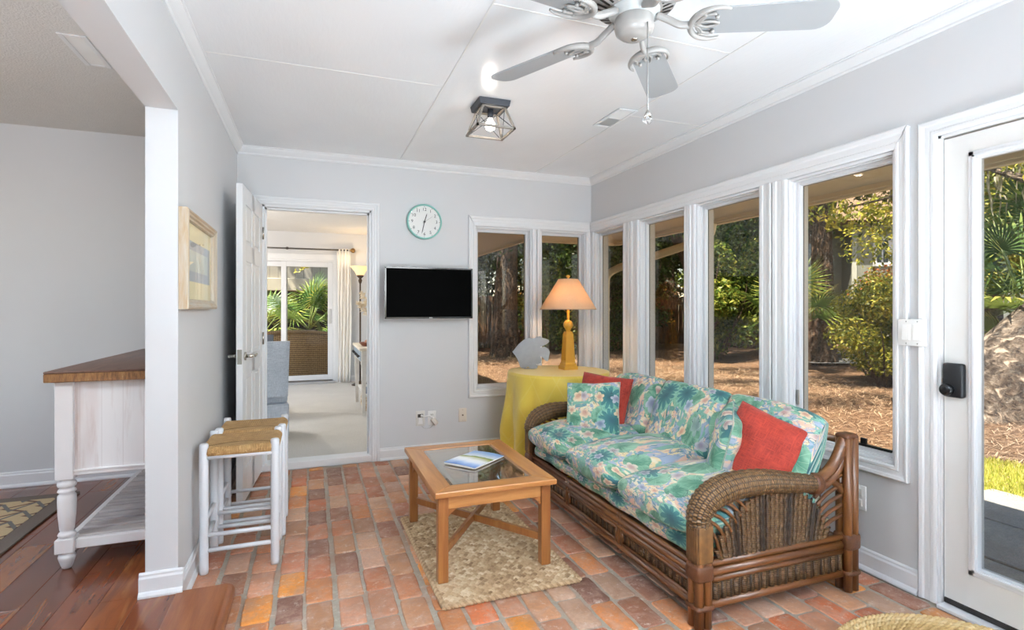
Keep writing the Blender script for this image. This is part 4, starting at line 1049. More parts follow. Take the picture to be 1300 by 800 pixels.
# ================================================================= RATTAN SOFA
def floral():
    """printed cotton: cream ground, peach, yellow and lavender blotches, round green leaves, dark teal cut leaves, dark twigs"""
    t = NT('floral_print'); uv = t.coord('UV')
    w = t.n('ShaderNodeTexNoise', {'Vector': uv, 'Scale': 7., 'Detail': 2.}).outputs['Color']
    p = t.vmath('ADD', uv, t.vmath('SCALE', t.vmath('SUBTRACT', w, (.5, .5, .5)), .05))
    n1 = t.noise(p, 9, 3, .6, .8); n2 = t.noise(t.vmath('ADD', p, (7.3, 2.1, 0)), 11, 3, .6, 1.2); n3 = t.noise(t.vmath('ADD', p, (3.3, 9.1, 0)), 13, 3, .65, 1.4); fine = t.noise(p, 60, 3, .7)
    base = t.mix(t.smooth(n1, .45, .53), srgb('#E9DDB6'), srgb('#EBCF8F'))
    base = t.mix(t.smooth(n2, .50, .56), base, srgb('#E6B491'))
    base = t.mix(t.smooth(n3, .50, .55), base, srgb('#98A6C2'))
    base = t.mix(t.smooth(t.noise(t.vmath('ADD', p, (1.3, 4.1, 0)), 16, 3, .6, 1.5), .55, .60), base, srgb('#5F8FA0'))
    base = t.mix(t.smooth(t.noise(t.vmath('ADD', p, (5.3, 6.1, 0)), 10, 3, .6, 1.8), .53, .58), base, srgb('#6FB09A'))
    def cell(scale, off, seedv):
        q = t.vmath('ADD', p, off); v = t.voro(t.vmath('SCALE', q, scale), 1.0, 'F1', '2D', .85)
        loc = t.vmath('SUBTRACT', t.vmath('SCALE', q, scale), v.outputs['Position'])
        cr = t.n('ShaderNodeSeparateColor'); t.set(cr.inputs[0], v.outputs['Color'])
        x, y, _ = t.sep(loc)
        ang = t.math('ADD', t.math('ARCTAN2', y, x), t.math('MULTIPLY', cr.outputs[0], 6.283))
        r = t.vmath('LENGTH', t.comb(x, y, 0.))
        return r, ang, cr.outputs
    col = base
    # palm sprays: narrow ribs inside big cells
    r, a, c = cell(4.2, (2.7, 1.2, 0), 1)
    x_ = t.math('MULTIPLY', r, t.math('COSINE', a)); y_ = t.math('MULTIPLY', r, t.math('SINE', a))
    rib = t.math('SINE', t.math('ADD', t.math('MULTIPLY', x_, 46), t.math('MULTIPLY', t.math('ABSOLUTE', y_), 40)))
    msk = t.math('MULTIPLY', t.math('SUBTRACT', 1.0, t.smooth(t.math('ADD', t.math('MULTIPLY', x_, x_), t.math('MULTIPLY', t.math('MULTIPLY', y_, y_), 5)), .10, .13)), t.smooth(rib, -.1, .3))
    msk = t.math('MULTIPLY', msk, t.smooth(c[1], .45, .5))
    col = t.mix(msk, col, t.mix(c[2], srgb('#4F9480'), srgb('#8FA9B5')))
    # round green leaves with radial veins
    r, a, c = cell(6.2, (0.4, 0.9, 0), 2)
    edge = t.math('MULTIPLY', t.math('ADD', .86, t.math('MULTIPLY', t.math('COSINE', a), .16)), .47)
    msk = t.math('SUBTRACT', 1.0, t.smooth(r, t.math('SUBTRACT', edge, .03), edge))
    msk = t.math('MULTIPLY', msk, t.smooth(c[1], .30, .34))
    vein = t.math('ABSOLUTE', t.math('SINE', t.math('MULTIPLY', a, 6.)))
    leaf = t.mix(t.smooth(t.math('ADD', t.math('MULTIPLY', n2, .8), t.math('MULTIPLY', r, .5)), .35, .75), srgb('#2E7F62'), srgb('#8CC4A0'))
    leaf = t.mix(t.math('MULTIPLY', t.math('SUBTRACT', 1.0, t.smooth(vein, .0, .16)), .5), leaf, srgb('#B9DDB8'))
    col = t.mix(msk, col, leaf)
    # dark teal cut-leaf stars
    r, a, c = cell(4.6, (1.7, 3.9, 0), 3)
    star = t.math('ADD', .17, t.math('MULTIPLY', t.math('POWER', t.math('ABSOLUTE', t.math('SINE', t.math('MULTIPLY', a, 5.5))), .7), .20))
    halo = t.math('MULTIPLY', t.math('SUBTRACT', 1.0, t.smooth(r, .38, .40)), t.smooth(c[1], .35, .39))
    col = t.mix(halo, col, t.mix(t.smooth(fine, .4, .6), srgb('#5FA88C'), srgb('#82C0A6')))
    msk = t.math('MULTIPLY', t.math('SUBTRACT', 1.0, t.smooth(r, t.math('SUBTRACT', star, .03), star)), t.smooth(c[1], .35, .39))
    col = t.mix(msk, col, t.mix(t.smooth(r, .0, .3), srgb('#155A66'), srgb('#2C7F80')))
    # little flowers
    r, a, c = cell(11, (5.7, 2.9, 0), 4)
    pet = t.math('ADD', .24, t.math('MULTIPLY', t.math('ABSOLUTE', t.math('SINE', t.math('MULTIPLY', a, 2.5))), .16))
    msk = t.math('MULTIPLY', t.math('SUBTRACT', 1.0, t.smooth(r, t.math('SUBTRACT', pet, .05), pet)), t.smooth(c[1], .58, .62))
    col = t.mix(t.math('MULTIPLY', msk, .9), col, t.mix(c[2], t.mix(t.smooth(r, .05, .3), srgb('#D98F5E'), srgb('#F2D39A')), t.mix(t.smooth(r, .05, .3), srgb('#6F7FA8'), srgb('#AEB8D0'))))
    # dark navy twigs
    tw = t.math('ABSOLUTE', t.math('SUBTRACT', t.noise(t.vmath('ADD', p, (8, 3, 0)), 12, 2, .5, 2.2), .5))
    msk = t.math('MULTIPLY', t.math('SUBTRACT', 1.0, t.smooth(tw, .004, .012)), t.smooth(n1, .48, .55))
    col = t.mix(t.math('MULTIPLY', msk, .8), col, srgb('#21474F'))
    col = t.n('ShaderNodeHueSaturation', {'Hue': .495, 'Saturation': .84, 'Value': .88, 'Color': col}).outputs[0]
    b = t.bsdf(col, .75); b.inputs['Sheen Weight'].default_value = .12
    t.bump(b, t.noise(t.vmath('SCALE', uv, 1.0), 420, 2), .15, .001)
    MATS['floral'] = t.m; return t.m
def strand_mat(name, ca, cb, cols, rows, wrap=False):
    '''fine strands woven over spines; panel: columns along v; wrap: strands round a bar (u = length)'''
    t = NT(name); u, v, _ = t.sep(t.coord('UV'))
    if wrap: u, v = v, u
    col = t.math('MULTIPLY', u, cols); par = t.math('MODULO', t.math('FLOOR', t.math('ADD', col, .5)), 2.0)
    row = t.math('ADD', t.math('MULTIPLY', v, rows), t.math('MULTIPLY', par, .5))
    rs = t.math('ABSOLUTE', t.math('SINE', t.math('MULTIPLY', row, PI))); cs = t.math('ABSOLUTE', t.math('COSINE', t.math('MULTIPLY', col, PI)))
    h = t.math('MULTIPLY', t.math('POWER', cs, .22 if wrap else .5), t.math('ADD', .45, t.math('MULTIPLY', rs, .55)))
    nz = t.noise(t.coord('UV'), 30, 4, .7)
    c = t.ramp(t.math('ADD', t.math('MULTIPLY', h, .75), t.math('MULTIPLY', t.math('SUBTRACT', nz, .5), .6)), [(.12, '#1C1009'), (.38, cb), (.72, ca)])
    b = t.bsdf(c, .45); t.bump(b, h, .9, .004); MATS[name] = t.m; return t.m

M_flor = floral()
M_rat = wood('rattan_pole', ['#40240F', '#6A3F1C', '#8C5A2E'], 1.2, 'X', .35, coat=.3)
M_rat_y = wood('rattan_pole_y', ['#40240F', '#6A3F1C', '#8C5A2E'], 1.2, 'Y', .35, coat=.3)
M_rat_z = wood('rattan_pole_z', ['#40240F', '#6A3F1C', '#8C5A2E'], 1.2, 'Z', .35, coat=.3)
M_bind = plain('leather_binding', '#5A351C', .45, var=.2, vscale=40, bump=(120, .4))
M_weave = strand_mat('wicker_weave', '#73532F', '#38230D', 45, 130)
M_wrap = strand_mat('wicker_wrap', '#80603A', '#33200E', 17, 125, True)

def cushion(m, c, sx, sy, sz, puff=1.0, rot=None, n=20, edge=.10, uvoff=(0, 0), crown=0.0):
    """soft rectangular cushion: sx,sy half sizes in plane, sz half thickness. rot = Matrix 3x3/4x4"""
    M = Matrix.Translation(Vector(c)) @ (rot.to_4x4() if rot else Matrix())
    old = m.xf; m.xf = M if old is None else old @ M
    def sq(u):   # keep corners crisp, smooth distribution
        return math.sin((u-.5)*PI)
    def prof(a, b):
        da, db = 1-abs(a), 1-abs(b)
        k = (1-abs(a)**3.2)**.42*(1-abs(b)**3.2)**.42
        return k
    rnd = random.Random(int(c[0]*100+c[1]*31)); f1, f2 = rnd.uniform(0, 6), rnd.uniform(0, 6)
    for s in (1, -1):
        def fn(u, v):
            a, b = sq(u), sq(v); k = prof(a, b)
            z = s*sz*(edge+(1-edge)*k)+ .006*math.sin(a*7+f1)*math.sin(b*6+f2)*k*puff
            pin = 1-.05*(1-abs(a))*abs(b)**6 if True else 1
            pin2 = 1-.05*(1-abs(b))*abs(a)**6
            return (a*sx*pin2, b*sy*pin, z+crown*(1-a*a))
        m.grid(fn, n, n, uvfn=lambda u, v: (uvoff[0]+sq(u)*sx+(.0 if s > 0 else .37), uvoff[1]+sq(v)*sy))
    # side band
    ring = []
    K = n
    for k in range(K): ring.append((k/K, 0.))
    for k in range(K): ring.append((1., k/K))
    for k in range(K): ring.append((1-k/K, 1.))
    for k in range(K): ring.append((0., 1-k/K))
    def sf(u, v):
        a0, b0 = ring[int(round(u*4*K)) % (4*K)]; a, b = sq(a0), sq(b0); k = prof(a, b)
        e = sz*(edge+(1-edge)*k); bul = 1+.0*math.sin(v*PI)
        pin = 1-.05*(1-abs(a))*abs(b)**6; pin2 = 1-.05*(1-abs(b))*abs(a)**6
        out = .35*sz*edge*math.sin(v*PI)
        L = math.hypot(a*sx, b*sy)
        return (a*sx*pin2+out*a/1., b*sy*pin+out*b/1., -e+2*e*v+crown*(1-a*a))
    per = 2*(2*sx+2*sy)
    m.grid(sf, 4*K, 4, closeu=True, uvfn=lambda u, v: (uvoff[0]+u*per, uvoff[1]+.21+v*2*sz*edge))
    m.xf = old; return m
def welt(m, c, sx, sy, z, r, rot=None):
    M = Matrix.Translation(Vector(c)) @ (rot.to_4x4() if rot else Matrix()); pts = []
    n = 20
    for k in range(4*n):
        q, f = divmod(k, n); u = math.sin((f/n-.5)*PI)
        a, b = [(u, -1), (1, u), (-u, 1), (-1, -u)][q]
        pts.append(M @ Vector((a*sx*(1-.05*(1-abs(b))*abs(a)**6), b*sy*(1-.05*(1-abs(a))*abs(b)**6), z)))
    m.tube(pts, r, 6, closed=True); return m

SX0, SX1, SY0, SY1 = 1.40, 2.19, 1.68, 3.36     # front/back, near/far faces
SF = thing('rattan_sofa', 'three seat rattan sofa with tropical floral cushions under the right windows', 'sofa', (SX0, SY0, 0))
def L(x, y, z): return (x-SX0, y-SY0, z)         # world to sofa-local
W, D_ = SX1-SX0, SY1-SY0
# corner posts: bundled poles
for (x, y, h, nm) in ((0.0, 0, .40, 'front'), (W, 0, .66, 'rear'), (0., D_, .40, 'front'), (W, D_, .66, 'rear')):
    m = MB(); r = .019; zt = h if nm == 'front' else h
    for dx in (-r, r):
        for dy in (-r, r): m.cyl((x+dx*.95, y+dy*.95, 0), (x+dx*.95, y+dy*.95, zt), r, 10)
    leg = m.build('leg', M_rat_z, SF)
    for a, b in ((.066, .090), (.176, .248 if nm == 'rear' else .244)):
        m = MB(); m.box(x-.041, x+.041, y-.041, y+.041, a, b, .016, 3); m.build('binding', M_bind, leg)
    if nm == 'front':
        m = MB(); m.box(x-.040, x+.040, y-.040, y+.040, .244, .40, .016, 3); m.build('wrap', weave_mat('post_wrap', '#80592F', '#3A2412', 8, 120, .45, .6, 'Object') if 'post_wrap' not in MATS else MATS['post_wrap'], leg)
# side frames (near and far): rails, lower woven panel
def side(y, out):
    m = MB()
    for z, r in ((.072, .017), (.168, .014), (.197, .018), (.229, .013)): m.cyl((.03, y, z), (W-.03, y, z), r, 10)
    fr = m.build('side_rails', M_rat, SF)
    m = MB()
    def fn(u, v):
        x = .035+(W-.07)*u
        return (x, y+out*.004*math.sin(u*W*2*PI*26), .085+.078*v)
    m.grid(fn, 160, 2, uvfn=lambda u, v: (u*W, v*.078)); p = m.build('lower_wicker_panel', M_weave, SF)
    sd = p.modifiers.new('solid', 'SOLIDIFY'); sd.thickness = .01; sd.offset = 0
    # arm arch: thick wrapped tube
    P = bez([(0.0, y, .375), (-.004, y, .425), (.040, y, .483), (.14, y, .517), (.30, y, .519), (.45, y, .500), (.595, y, .478)], 7); N = len(P)
    m = MB(); rr = []
    for i in range(N): s_ = i/(N-1); rr.append(.040+.016*math.sin(PI*min(1, s_*1.15))+.0022*math.sin(s_*2*PI*17))
    m = MB()
    # denser resample for the ribs of the wrap
    Q = bez([tuple(p) for p in P], 5); M_ = len(Q)
    rr = [.038+.017*math.sin(PI*min(1, i/(M_-1)*1.1))+.0020*math.sin(i/(M_-1)*2*PI*26) for i in range(M_)]
    m.tube(Q, rr, 18, uvlen=1); m.build('arm_wrap', M_wrap, SF)
    m = MB(); m.lathe([(.044, 0), (.046, .008), (.046, .03), (.042, .038)], seg=16); m.build('arm_binding', M_bind, SF, loc=(.575, y, .481), rot=(0, PI/2+.15, 0))
    # sweeping rail up to the back post: two poles
    m = MB(); K = bez([(.58, y, .478), (.65, y, .494), (.72, y, .548), (.775, y, .645)], 8)
    m.tube([p+Vector((0, 0, .012)) for p in K], .024, 12); m.tube([p+Vector((.014, 0, -.026)) for p in K], .017, 10); m.build('sweep_rail', M_rat, SF)
    m = MB(); m.box(.752, W+.036, y-.033, y+.033, .650, .678, .014, 3); m.build('corner_binding', M_bind, SF)
    # curved spokes between the woven sunburst, the arm and the rear post
    def sun_h(x): q = 2*(x-.09)/.57-1; return .240+.232*max(0, 1-abs(q)**2.6)**.75
    for k in range(6):
        x0 = .100+.026*k; z0 = sun_h(x0)-.03; u = (k+.4)/6; p2 = Q[int(len(Q)*(.10+.36*u))]
        p2 = (p2.x+.02, y, p2.z-.02); p0 = (x0, y, z0); p1 = ((p0[0]+p2[0])/2+.016, y, (p0[2]+p2[2])/2+.010)
        m = MB(); m.tube(bez([p0, p1, p2], 5), .0075, 8); m.build('spoke', M_rat, SF)
    for k in range(6):
        x0 = .585+.012*k; p0 = (x0, y, max(.26, .452-.034*k)); p2 = (W-.025, y, .545-.044*k); p1 = (x0+(p2[0]-x0)*.45, y, p0[2]+(p2[2]-p0[2])*.62)
        m = MB(); m.tube(bez([p0, p1, p2], 5), .0080, 8); m.build('spoke', M_rat, SF)
    m = MB(); m.tube(bez([(.595, y, .470), (.655, y, .488), (.71, y, .470), (W-.03, y, .425)], 7), .014, 10); m.build('quarter_hoop', M_rat, SF)
    # woven sunburst panel, stepped edge
    m = MB(); ncol = 24; x0, x1 = .09, .66
    for k in range(ncol):
        u = (k+.5)/ncol; xa = x0+(x1-x0)*k/ncol; xb = x0+(x1-x0)*(k+1)/ncol
        q = 2*u-1; h = .240+.232*max(0, 1-abs(q)**2.6)**.75
        xm = (xa+xb)/2; wd = (xb-xa)*.56
        # each woven rib fans slightly outwards
        top = xm+(xm-.36)*.10
        def rf(a, v, xm=xm, top=top, h=h, wd=wd):
            ang = a*2*PI; xx = xm+(top-xm)*v; z = .236+(h-.236)*v
            return (xx+wd*math.cos(ang), y+.0085*math.sin(ang)*(1+.25*math.sin(z*2*PI*85+k*PI)), z)
        m.grid(rf, 8, 26, closeu=True, uvfn=lambda a, v, k=k, h=h: (k/38+a/38, v*(h-.236)))
    m.build('sunburst_wicker', M_weave, SF)
side(0, -1); side(D_, 1)
# front apron: three framed wicker panels
m = MB(); xf = 0.0
for z, r in ((.072, .017), (.168, .013), (.195, .017), (.222, .013)): m.cyl((xf, .03, z), (xf, D_-.03, z), r, 10)
m.build('front_rails', M_rat_y, SF)
for k in (1, 2):
    m = MB(); y = D_*k/3
    for d in (-.014, .014): m.cyl((xf, y+d, .055), (xf, y+d, .232), .013, 10)
    m.build('divider', M_rat_z, SF)
m = MB()
for k in range(3):
    a, b = D_*k/3+.028, D_*(k+1)/3-.028
    for z in (.095, .155): m.cyl((xf-.008, a, z), (xf-.008, b, z), .008, 8)
    for y in (a, b): m.cyl((xf-.008, y, .092), (xf-.008, y, .157), .008, 8)
m.build('panel_beading', M_rat_y, SF)
for k in range(3):
    a, b = D_*k/3+.03, D_*(k+1)/3-.03; m = MB()
    m.grid(lambda u, v: (xf+.002+.003*math.sin((a+(b-a)*u)*2*PI*26), a+(b-a)*u, .085+.078*v), 100, 2, uvfn=lambda u, v: (a+(b-a)*u, v*.078))
    p = m.build('front_wicker_panel', M_weave, SF); sd = p.modifiers.new('solid', 'SOLIDIFY'); sd.thickness = .01; sd.offset = 0
# back frame
m = MB()
for z in (.20, .45, .64): m.cyl((W, .03, z), (W, D_-.03, z), .016, 10)
for k in range(1, 12): m.cyl((W, D_*k/12, .20), (W, D_*k/12, .64), .010, 8)
m.build('back_frame', M_rat_y, SF)
# upholstered deck below the seat cushions
m = MB(); dz0, dz1 = .220, .318
def deck(u, v):
    n = 4.; a = u*2*PI; cx = math.copysign(abs(math.cos(a))**(2/n), math.cos(a)); cz = math.copysign(abs(math.sin(a))**(2/n), math.sin(a))
    return (.375+cx*.375+.006*math.sin(v*31), .05+(D_-.10)*v, (dz0+dz1)/2+cz*(dz1-dz0)/2)
m.grid(deck, 28, 40, closeu=True, uvfn=lambda u, v: (u*1.6+.3, v*D_))
for v, r in ((0, 1), (1, 0)):
    o = len(m.v); m._add([deck(i/28, v) for i in range(28)], [tuple(range(28))])
m.build('seat_deck', M_flor, SF)
# seat cushions
for k in range(3):
    m = MB(); yc = D_*(k+.5)/3; hw = D_/6
    def cf(u, v, yc=yc, hw=hw):
        a = u*2*PI; n = 3.0
        cx = math.copysign(abs(math.cos(a))**(2/n), math.cos(a)); cz = math.copysign(abs(math.sin(a))**(2/n), math.sin(a))
        w = 2*v-1; e = (1-abs(w)**3.2)**.5
        droop = -.012*max(0, -cx)
        return (.315+cx*(.372*(.82+.18*(1-abs(w)**7)**.5)), yc+w*hw*(1.0-.01*abs(cx)), .386+cz*.090*(.18+.82*e)+.026*(1-w*w)*(1 if cz > 0 else .1)*(1-.4*cx*cx)+droop+.004*math.sin(cx*9+k)*math.cos(w*5))
    m.grid(cf, 44, 24, closeu=True, uvfn=lambda u, v, k=k: (u*1.66+.41*k, v*hw*2+.77*k))
    for v in (0, 1): m._add([cf(i/44, v) for i in range(44)], [tuple(range(44))], False, [[(.05*i+.2, .1) for i in range(44)]])
    m.build('seat_cushion', M_flor, SF)
# back cushions leaning on the frame
def backtop(y): return .765+.02*math.sin(PI*min(1, max(0, y/D_)))
for k in range(3):
    m = MB(); yc = D_*(k+.5)/3; hw = D_/6-.004
    hgt = (.335, .355, .335)[k]
    rot = Matrix.Rotation(R(-68), 3, 'Y')
    def bf(u, v, yc=yc, hw=hw, k=k):
        a = u*2*PI; n = 2.7
        cx = math.copysign(abs(math.cos(a))**(2/n), math.cos(a)); cz = math.copysign(abs(math.sin(a))**(2/n), math.sin(a))
        w = 2*v-1; e = (1-abs(w)**6)**.5
        # cx along height, cz through thickness
        hh = .205*(.93+.07*e); tt = .082*(.40+.60*e)*(1-.25*cx)
        px, pz = cx*hh, cz*tt*(1+.10*math.sin(cx*6))
        ca, sa = math.cos(R(70)), math.sin(R(70))
        x = .615+px*ca-pz*sa; z = .585+px*sa+pz*ca
        endk = 1.0
        if k == 0: z -= .035*max(0, -w)**2*(cx > 0)*cx
        if k == 2: z -= .035*max(0, w)**2*(cx > 0)*cx
        return (x, yc+w*hw, z)
    m.grid(bf, 44, 24, closeu=True, uvfn=lambda u, v, k=k: (u*1.1+.23*k+2, v*hw*2+.31*k))
    for v in (0, 1): m._add([bf(i/44, v) for i in range(44)], [tuple(range(44))], False, [[(.05*i+.2, .1) for i in range(44)]])
    m.build('back_cushion', M_flor, SF)

# ---- throw pillows (loose things on the sofa)
def chenille(name, a, b_):
    t = NT(name); co = t.coord(); n = t.noise(t.mapping(co, (30, 200, 60)), 1, 3); n2 = t.noise(t.mapping(co, (200, 30, 60)), 1, 3); n3 = t.noise(co, 9, 3)
    f = t.math('ADD', t.math('MULTIPLY', t.math('MAXIMUM', n, n2), .7), t.math('MULTIPLY', n3, .35))
    b = t.bsdf(t.ramp(f, [(.42, a), (.70, b_)]), .8); b.inputs['Sheen Weight'].default_value = .12; t.bump(b, f, .5, .003); MATS[name] = t.m; return t.m
M_red = chenille('red_chenille', '#7C1D11', '#B23825')
def pillow(label, c, half, thick, rx, ry, rz, mat, uvoff, piping=None):
    m = MB(); cushion(m, (0, 0, 0), half, half, thick, 1.3, n=22, edge=.05, uvoff=uvoff)
    o = m.build('throw_pillow', mat); bm2 = bmesh.new(); bm2.from_mesh(o.data); bmesh.ops.remove_doubles(bm2, verts=bm2.verts, dist=.0006); bm2.to_mesh(o.data); bm2.free()
    o.location = c; o.rotation_euler = (rx, ry, rz); tag(o, label, 'pillow', 'throw pillows on the sofa')
    for p in o.data.polygons: p.use_smooth = True
    m = MB(); welt(m, (0, 0, 0), half*1.0, half*1.0, 0, .004); m.build('piping', mat, o)
    return o
def face_rot(nrm, up=(0, 0, 1), spin=0):
    """euler that turns local z to nrm and local y towards up"""
    n = Vector(nrm).normalized(); u = Vector(up); y = (u-n*u.dot(n)).normalized(); x = y.cross(n)
    M = Matrix((x, y, n)).transposed() @ Matrix.Rotation(spin, 3, 'Z'); return M.to_euler()
def pil(label, c, half, thick, nrm, spin, mat, uvoff):
    e = face_rot(nrm, spin=spin); return pillow(label, c, half, thick, e.x, e.y, e.z, mat, uvoff)
pil('red-orange pillow behind the floral one at the far end of the sofa', (1.795, 3.10, .605), .178, .062, (-.80, -.55, .36), R(-4), M_red, (0, 0))
pil('square floral pillow leaning upright at the far end of the sofa', (1.67, 3.005, .580), .172, .06, (-.66, -.66, .34), R(4), M_flor, (.9, 2.0))
pil('floral pillow turned edgewise beside the red one near the close arm', (1.83, 2.02, .575), .170, .062, (-.73, .64, .22), R(-8), M_flor, (3.9, 1.1))
pil('red pillow tilted on its corner behind the wicker arm nearest the view', (1.885, 1.865, .590), .165, .062, (-.72, -.42, .42), R(-20), M_red, (0, 0))
# ================================================================= COFFEE TABLE, RUGS, SIDE TABLE
M_pine = wood('pine_y', ['#8E5628', '#B0763E', '#C58E54'], .9, 'Y', .32, coat=.4)
M_pine_x = wood('pine_x', ['#8E5628', '#B0763E', '#C58E54'], .9, 'X', .32, coat=.4)
M_pine_z = wood('pine_z', ['#77431C', '#945C2C', '#A8713C'], .9, 'Z', .35, coat=.3)
TX, TY, TW, TL, TH = .785, 2.68, .575, .82, .425
T = thing('coffee_table', 'pine coffee table with inset glass top and crossed stretchers', 'table', (TX, TY, .017))
TH -= .017
def tslab(pts, z0, z1, bev, name, mat):
    b = bmesh.new(); lo = [b.verts.new((x, y, z0)) for x, y in pts]; hi = [b.verts.new((x, y, z1)) for x, y in pts]; n = len(pts)
    b.faces.new(lo[::-1]); b.faces.new(hi)
    for i in range(n): b.faces.new((lo[i], lo[(i+1) % n], hi[(i+1) % n], hi[i]))
    es = [e for e in b.edges if e.verts[0].co.z == e.verts[1].co.z]
    if bev: bmesh.ops.bevel(b, geom=es, offset=bev, segments=2, affect='EDGES', profile=.5)
    m = MB(); m.bm(b); return m.build(name, mat, T)
hw, hl, fw = TW/2, TL/2, .088
tslab([(-hw, -hl), (-hw+fw, -hl+fw), (-hw+fw, hl-fw), (-hw, hl)], TH-.026, TH, .004, 'top_rail', M_pine)
tslab([(hw, -hl), (hw, hl), (hw-fw, hl-fw), (hw-fw, -hl+fw)], TH-.026, TH, .004, 'top_rail', M_pine)
tslab([(-hw, -hl), (hw, -hl), (hw-fw, -hl+fw), (-hw+fw, -hl+fw)], TH-.026, TH, .004, 'top_rail', M_pine_x)
tslab([(-hw, hl), (-hw+fw, hl-fw), (hw-fw, hl-fw), (hw, hl)], TH-.026, TH, .004, 'top_rail', M_pine_x)
M_tglass = thin_glass('table_glass', (.84, .91, .89, 1), 2.2)
m = MB(); gx, gy = hw-fw+.004, hl-fw+.004; bv = .018
lo = lambda a, z: [(-gx+a, -gy+a, z), (gx-a, -gy+a, z), (gx-a, gy-a, z), (-gx+a, gy-a, z)]
m.hexa(lo(0, TH-.014), lo(0, TH-.008)); m.hexa(lo(0, TH-.008), lo(bv, TH-.0035))
mm = MB(); vs = lo(0, TH-.014)+lo(0, TH-.008)+lo(bv, TH-.0035)
mm._add(vs, [(3, 2, 1, 0), (8, 9, 10, 11)]+[(i, (i+1) % 4, 4+(i+1) % 4, 4+i) for i in range(4)]+[(4+i, 4+(i+1) % 4, 8+(i+1) % 4, 8+i) for i in range(4)])
mm.build('glass_top', M_tglass, T)
ax, ay = hw-.042, hl-.05
for s in (-1, 1):
    m = MB(); m.box(s*ax-.011, s*ax+.011, -ay, ay, TH-.088, TH-.026, .002); m.build('apron', M_pine, T)
    m = MB(); m.box(-ax, ax, s*ay-.011, s*ay+.011, TH-.088, TH-.026, .002); m.build('apron', M_pine_x, T)
for sx in (-1, 1):
    for sy in (-1, 1):
        m = MB(); x, y = sx*ax, sy*ay; m.box(x-.023, x+.023, y-.023, y+.023, 0, TH-.0265, .003); lg = m.build('leg', M_pine_z, T)
        for dx, dy in ((-sx, 0), (0, -sy)):
            m = MB(); p = [(0, 0), (.05, 0), (.034, -.006), (.014, -.022), (0, -.04)]
            z = TH-.088
            if dx: m.prism([(x+dx*(.023+a), z+b) for a, b in p], 'Y', y-.008, y+.008)
            else: m.prism([(y+dy*(.023+a), z+b) for a, b in p], 'X', x-.008, x+.008)
            m.build('corner_bracket', M_pine_z, lg)
# crossed stretchers, halved into each other
dl = math.hypot(2*ax, 2*ay); an = math.atan2(2*ay, 2*ax)
for s in (1, -1):
    m = MB(); m.xf = Matrix.Rotation(s*an, 4, 'Z')
    if s == 1: m.box(-dl/2+.03, dl/2-.03, -.010, .010, .105, .140, .002)
    else:
        m.box(-dl/2+.03, -.011, -.010, .010, .105, .140, .002); m.box(.011, dl/2-.03, -.010, .010, .105, .140, .002); m.box(-.012, .012, -.010, .010, .106, .139)
    m.xf = None; m.build('stretcher', M_pine_z, T)
# magazine
t = NT('magazine_cover'); x, y, z = t.sep(t.coord()); n = t.noise(t.coord(), 9, 4)
f = t.math('ADD', t.math('MULTIPLY', y, 3.4), t.math('MULTIPLY', n, .25))
c = t.ramp(t.math('ADD', f, .42), [(.05, '#5E84C8'), (.22, '#A9C2E8'), (.34, '#E9EEF4'), (.45, '#F4F5F3'), (.56, '#B8B77E'), (.62, '#6E8A3A'), (.66, '#DCE4E6'), (.80, '#B9CDE8'), (.95, '#8FB0DE')])
b = t.bsdf(c, .25); b.inputs['Coat Weight'].default_value = .3
MG = thing('magazine', 'blue and white glossy magazine lying on the glass table top', 'magazine', (TX+.015, TY+.02, TH+.017+.001), R(-52))
m = MB()
def sheet(z0, z1, wx, wy, wav=0):
    pass
def mg(u, v): return (-.098+.196*u, -.135+.27*v, .0075+.004*math.sin(u*PI)+.0018*math.sin(v*5))
m.grid(mg, 12, 12); m.grid(lambda u, v: (lambda p: (p[0], p[1], p[2]-.0010))(mg(u, v)), 12, 12)
m.build('cover', t.m, MG)
m = MB()
m.grid(lambda u, v: (-.096+.192*u, -.133+.266*v, .0062+.004*math.sin(u*PI)+.0018*math.sin(v*5)), 12, 12); m.grid(lambda u, v: (-.096+.192*u, -.133+.266*v, .0), 12, 12)
m.grid(lambda u, v: ((-.096, -.133, 0) if v < .5 else (-.096, -.133, .0062)) if False else (-.096+.192*u, -.133, v*(.0062+.004*math.sin(u*PI))), 12, 2)
m.grid(lambda u, v: (-.096+.192*u, .133, v*(.0062+.004*math.sin(u*PI)-.0017)), 12, 2)
m.grid(lambda u, v: (-.096, -.133+.266*u, v*(.0062+.0018*math.sin(u*5))), 12, 2); m.grid(lambda u, v: (.096, -.133+.266*u, v*(.0062+.0018*math.sin(u*5))), 12, 2)
m.build('pages', plain('paper', '#E8E6E0', .7), MG)

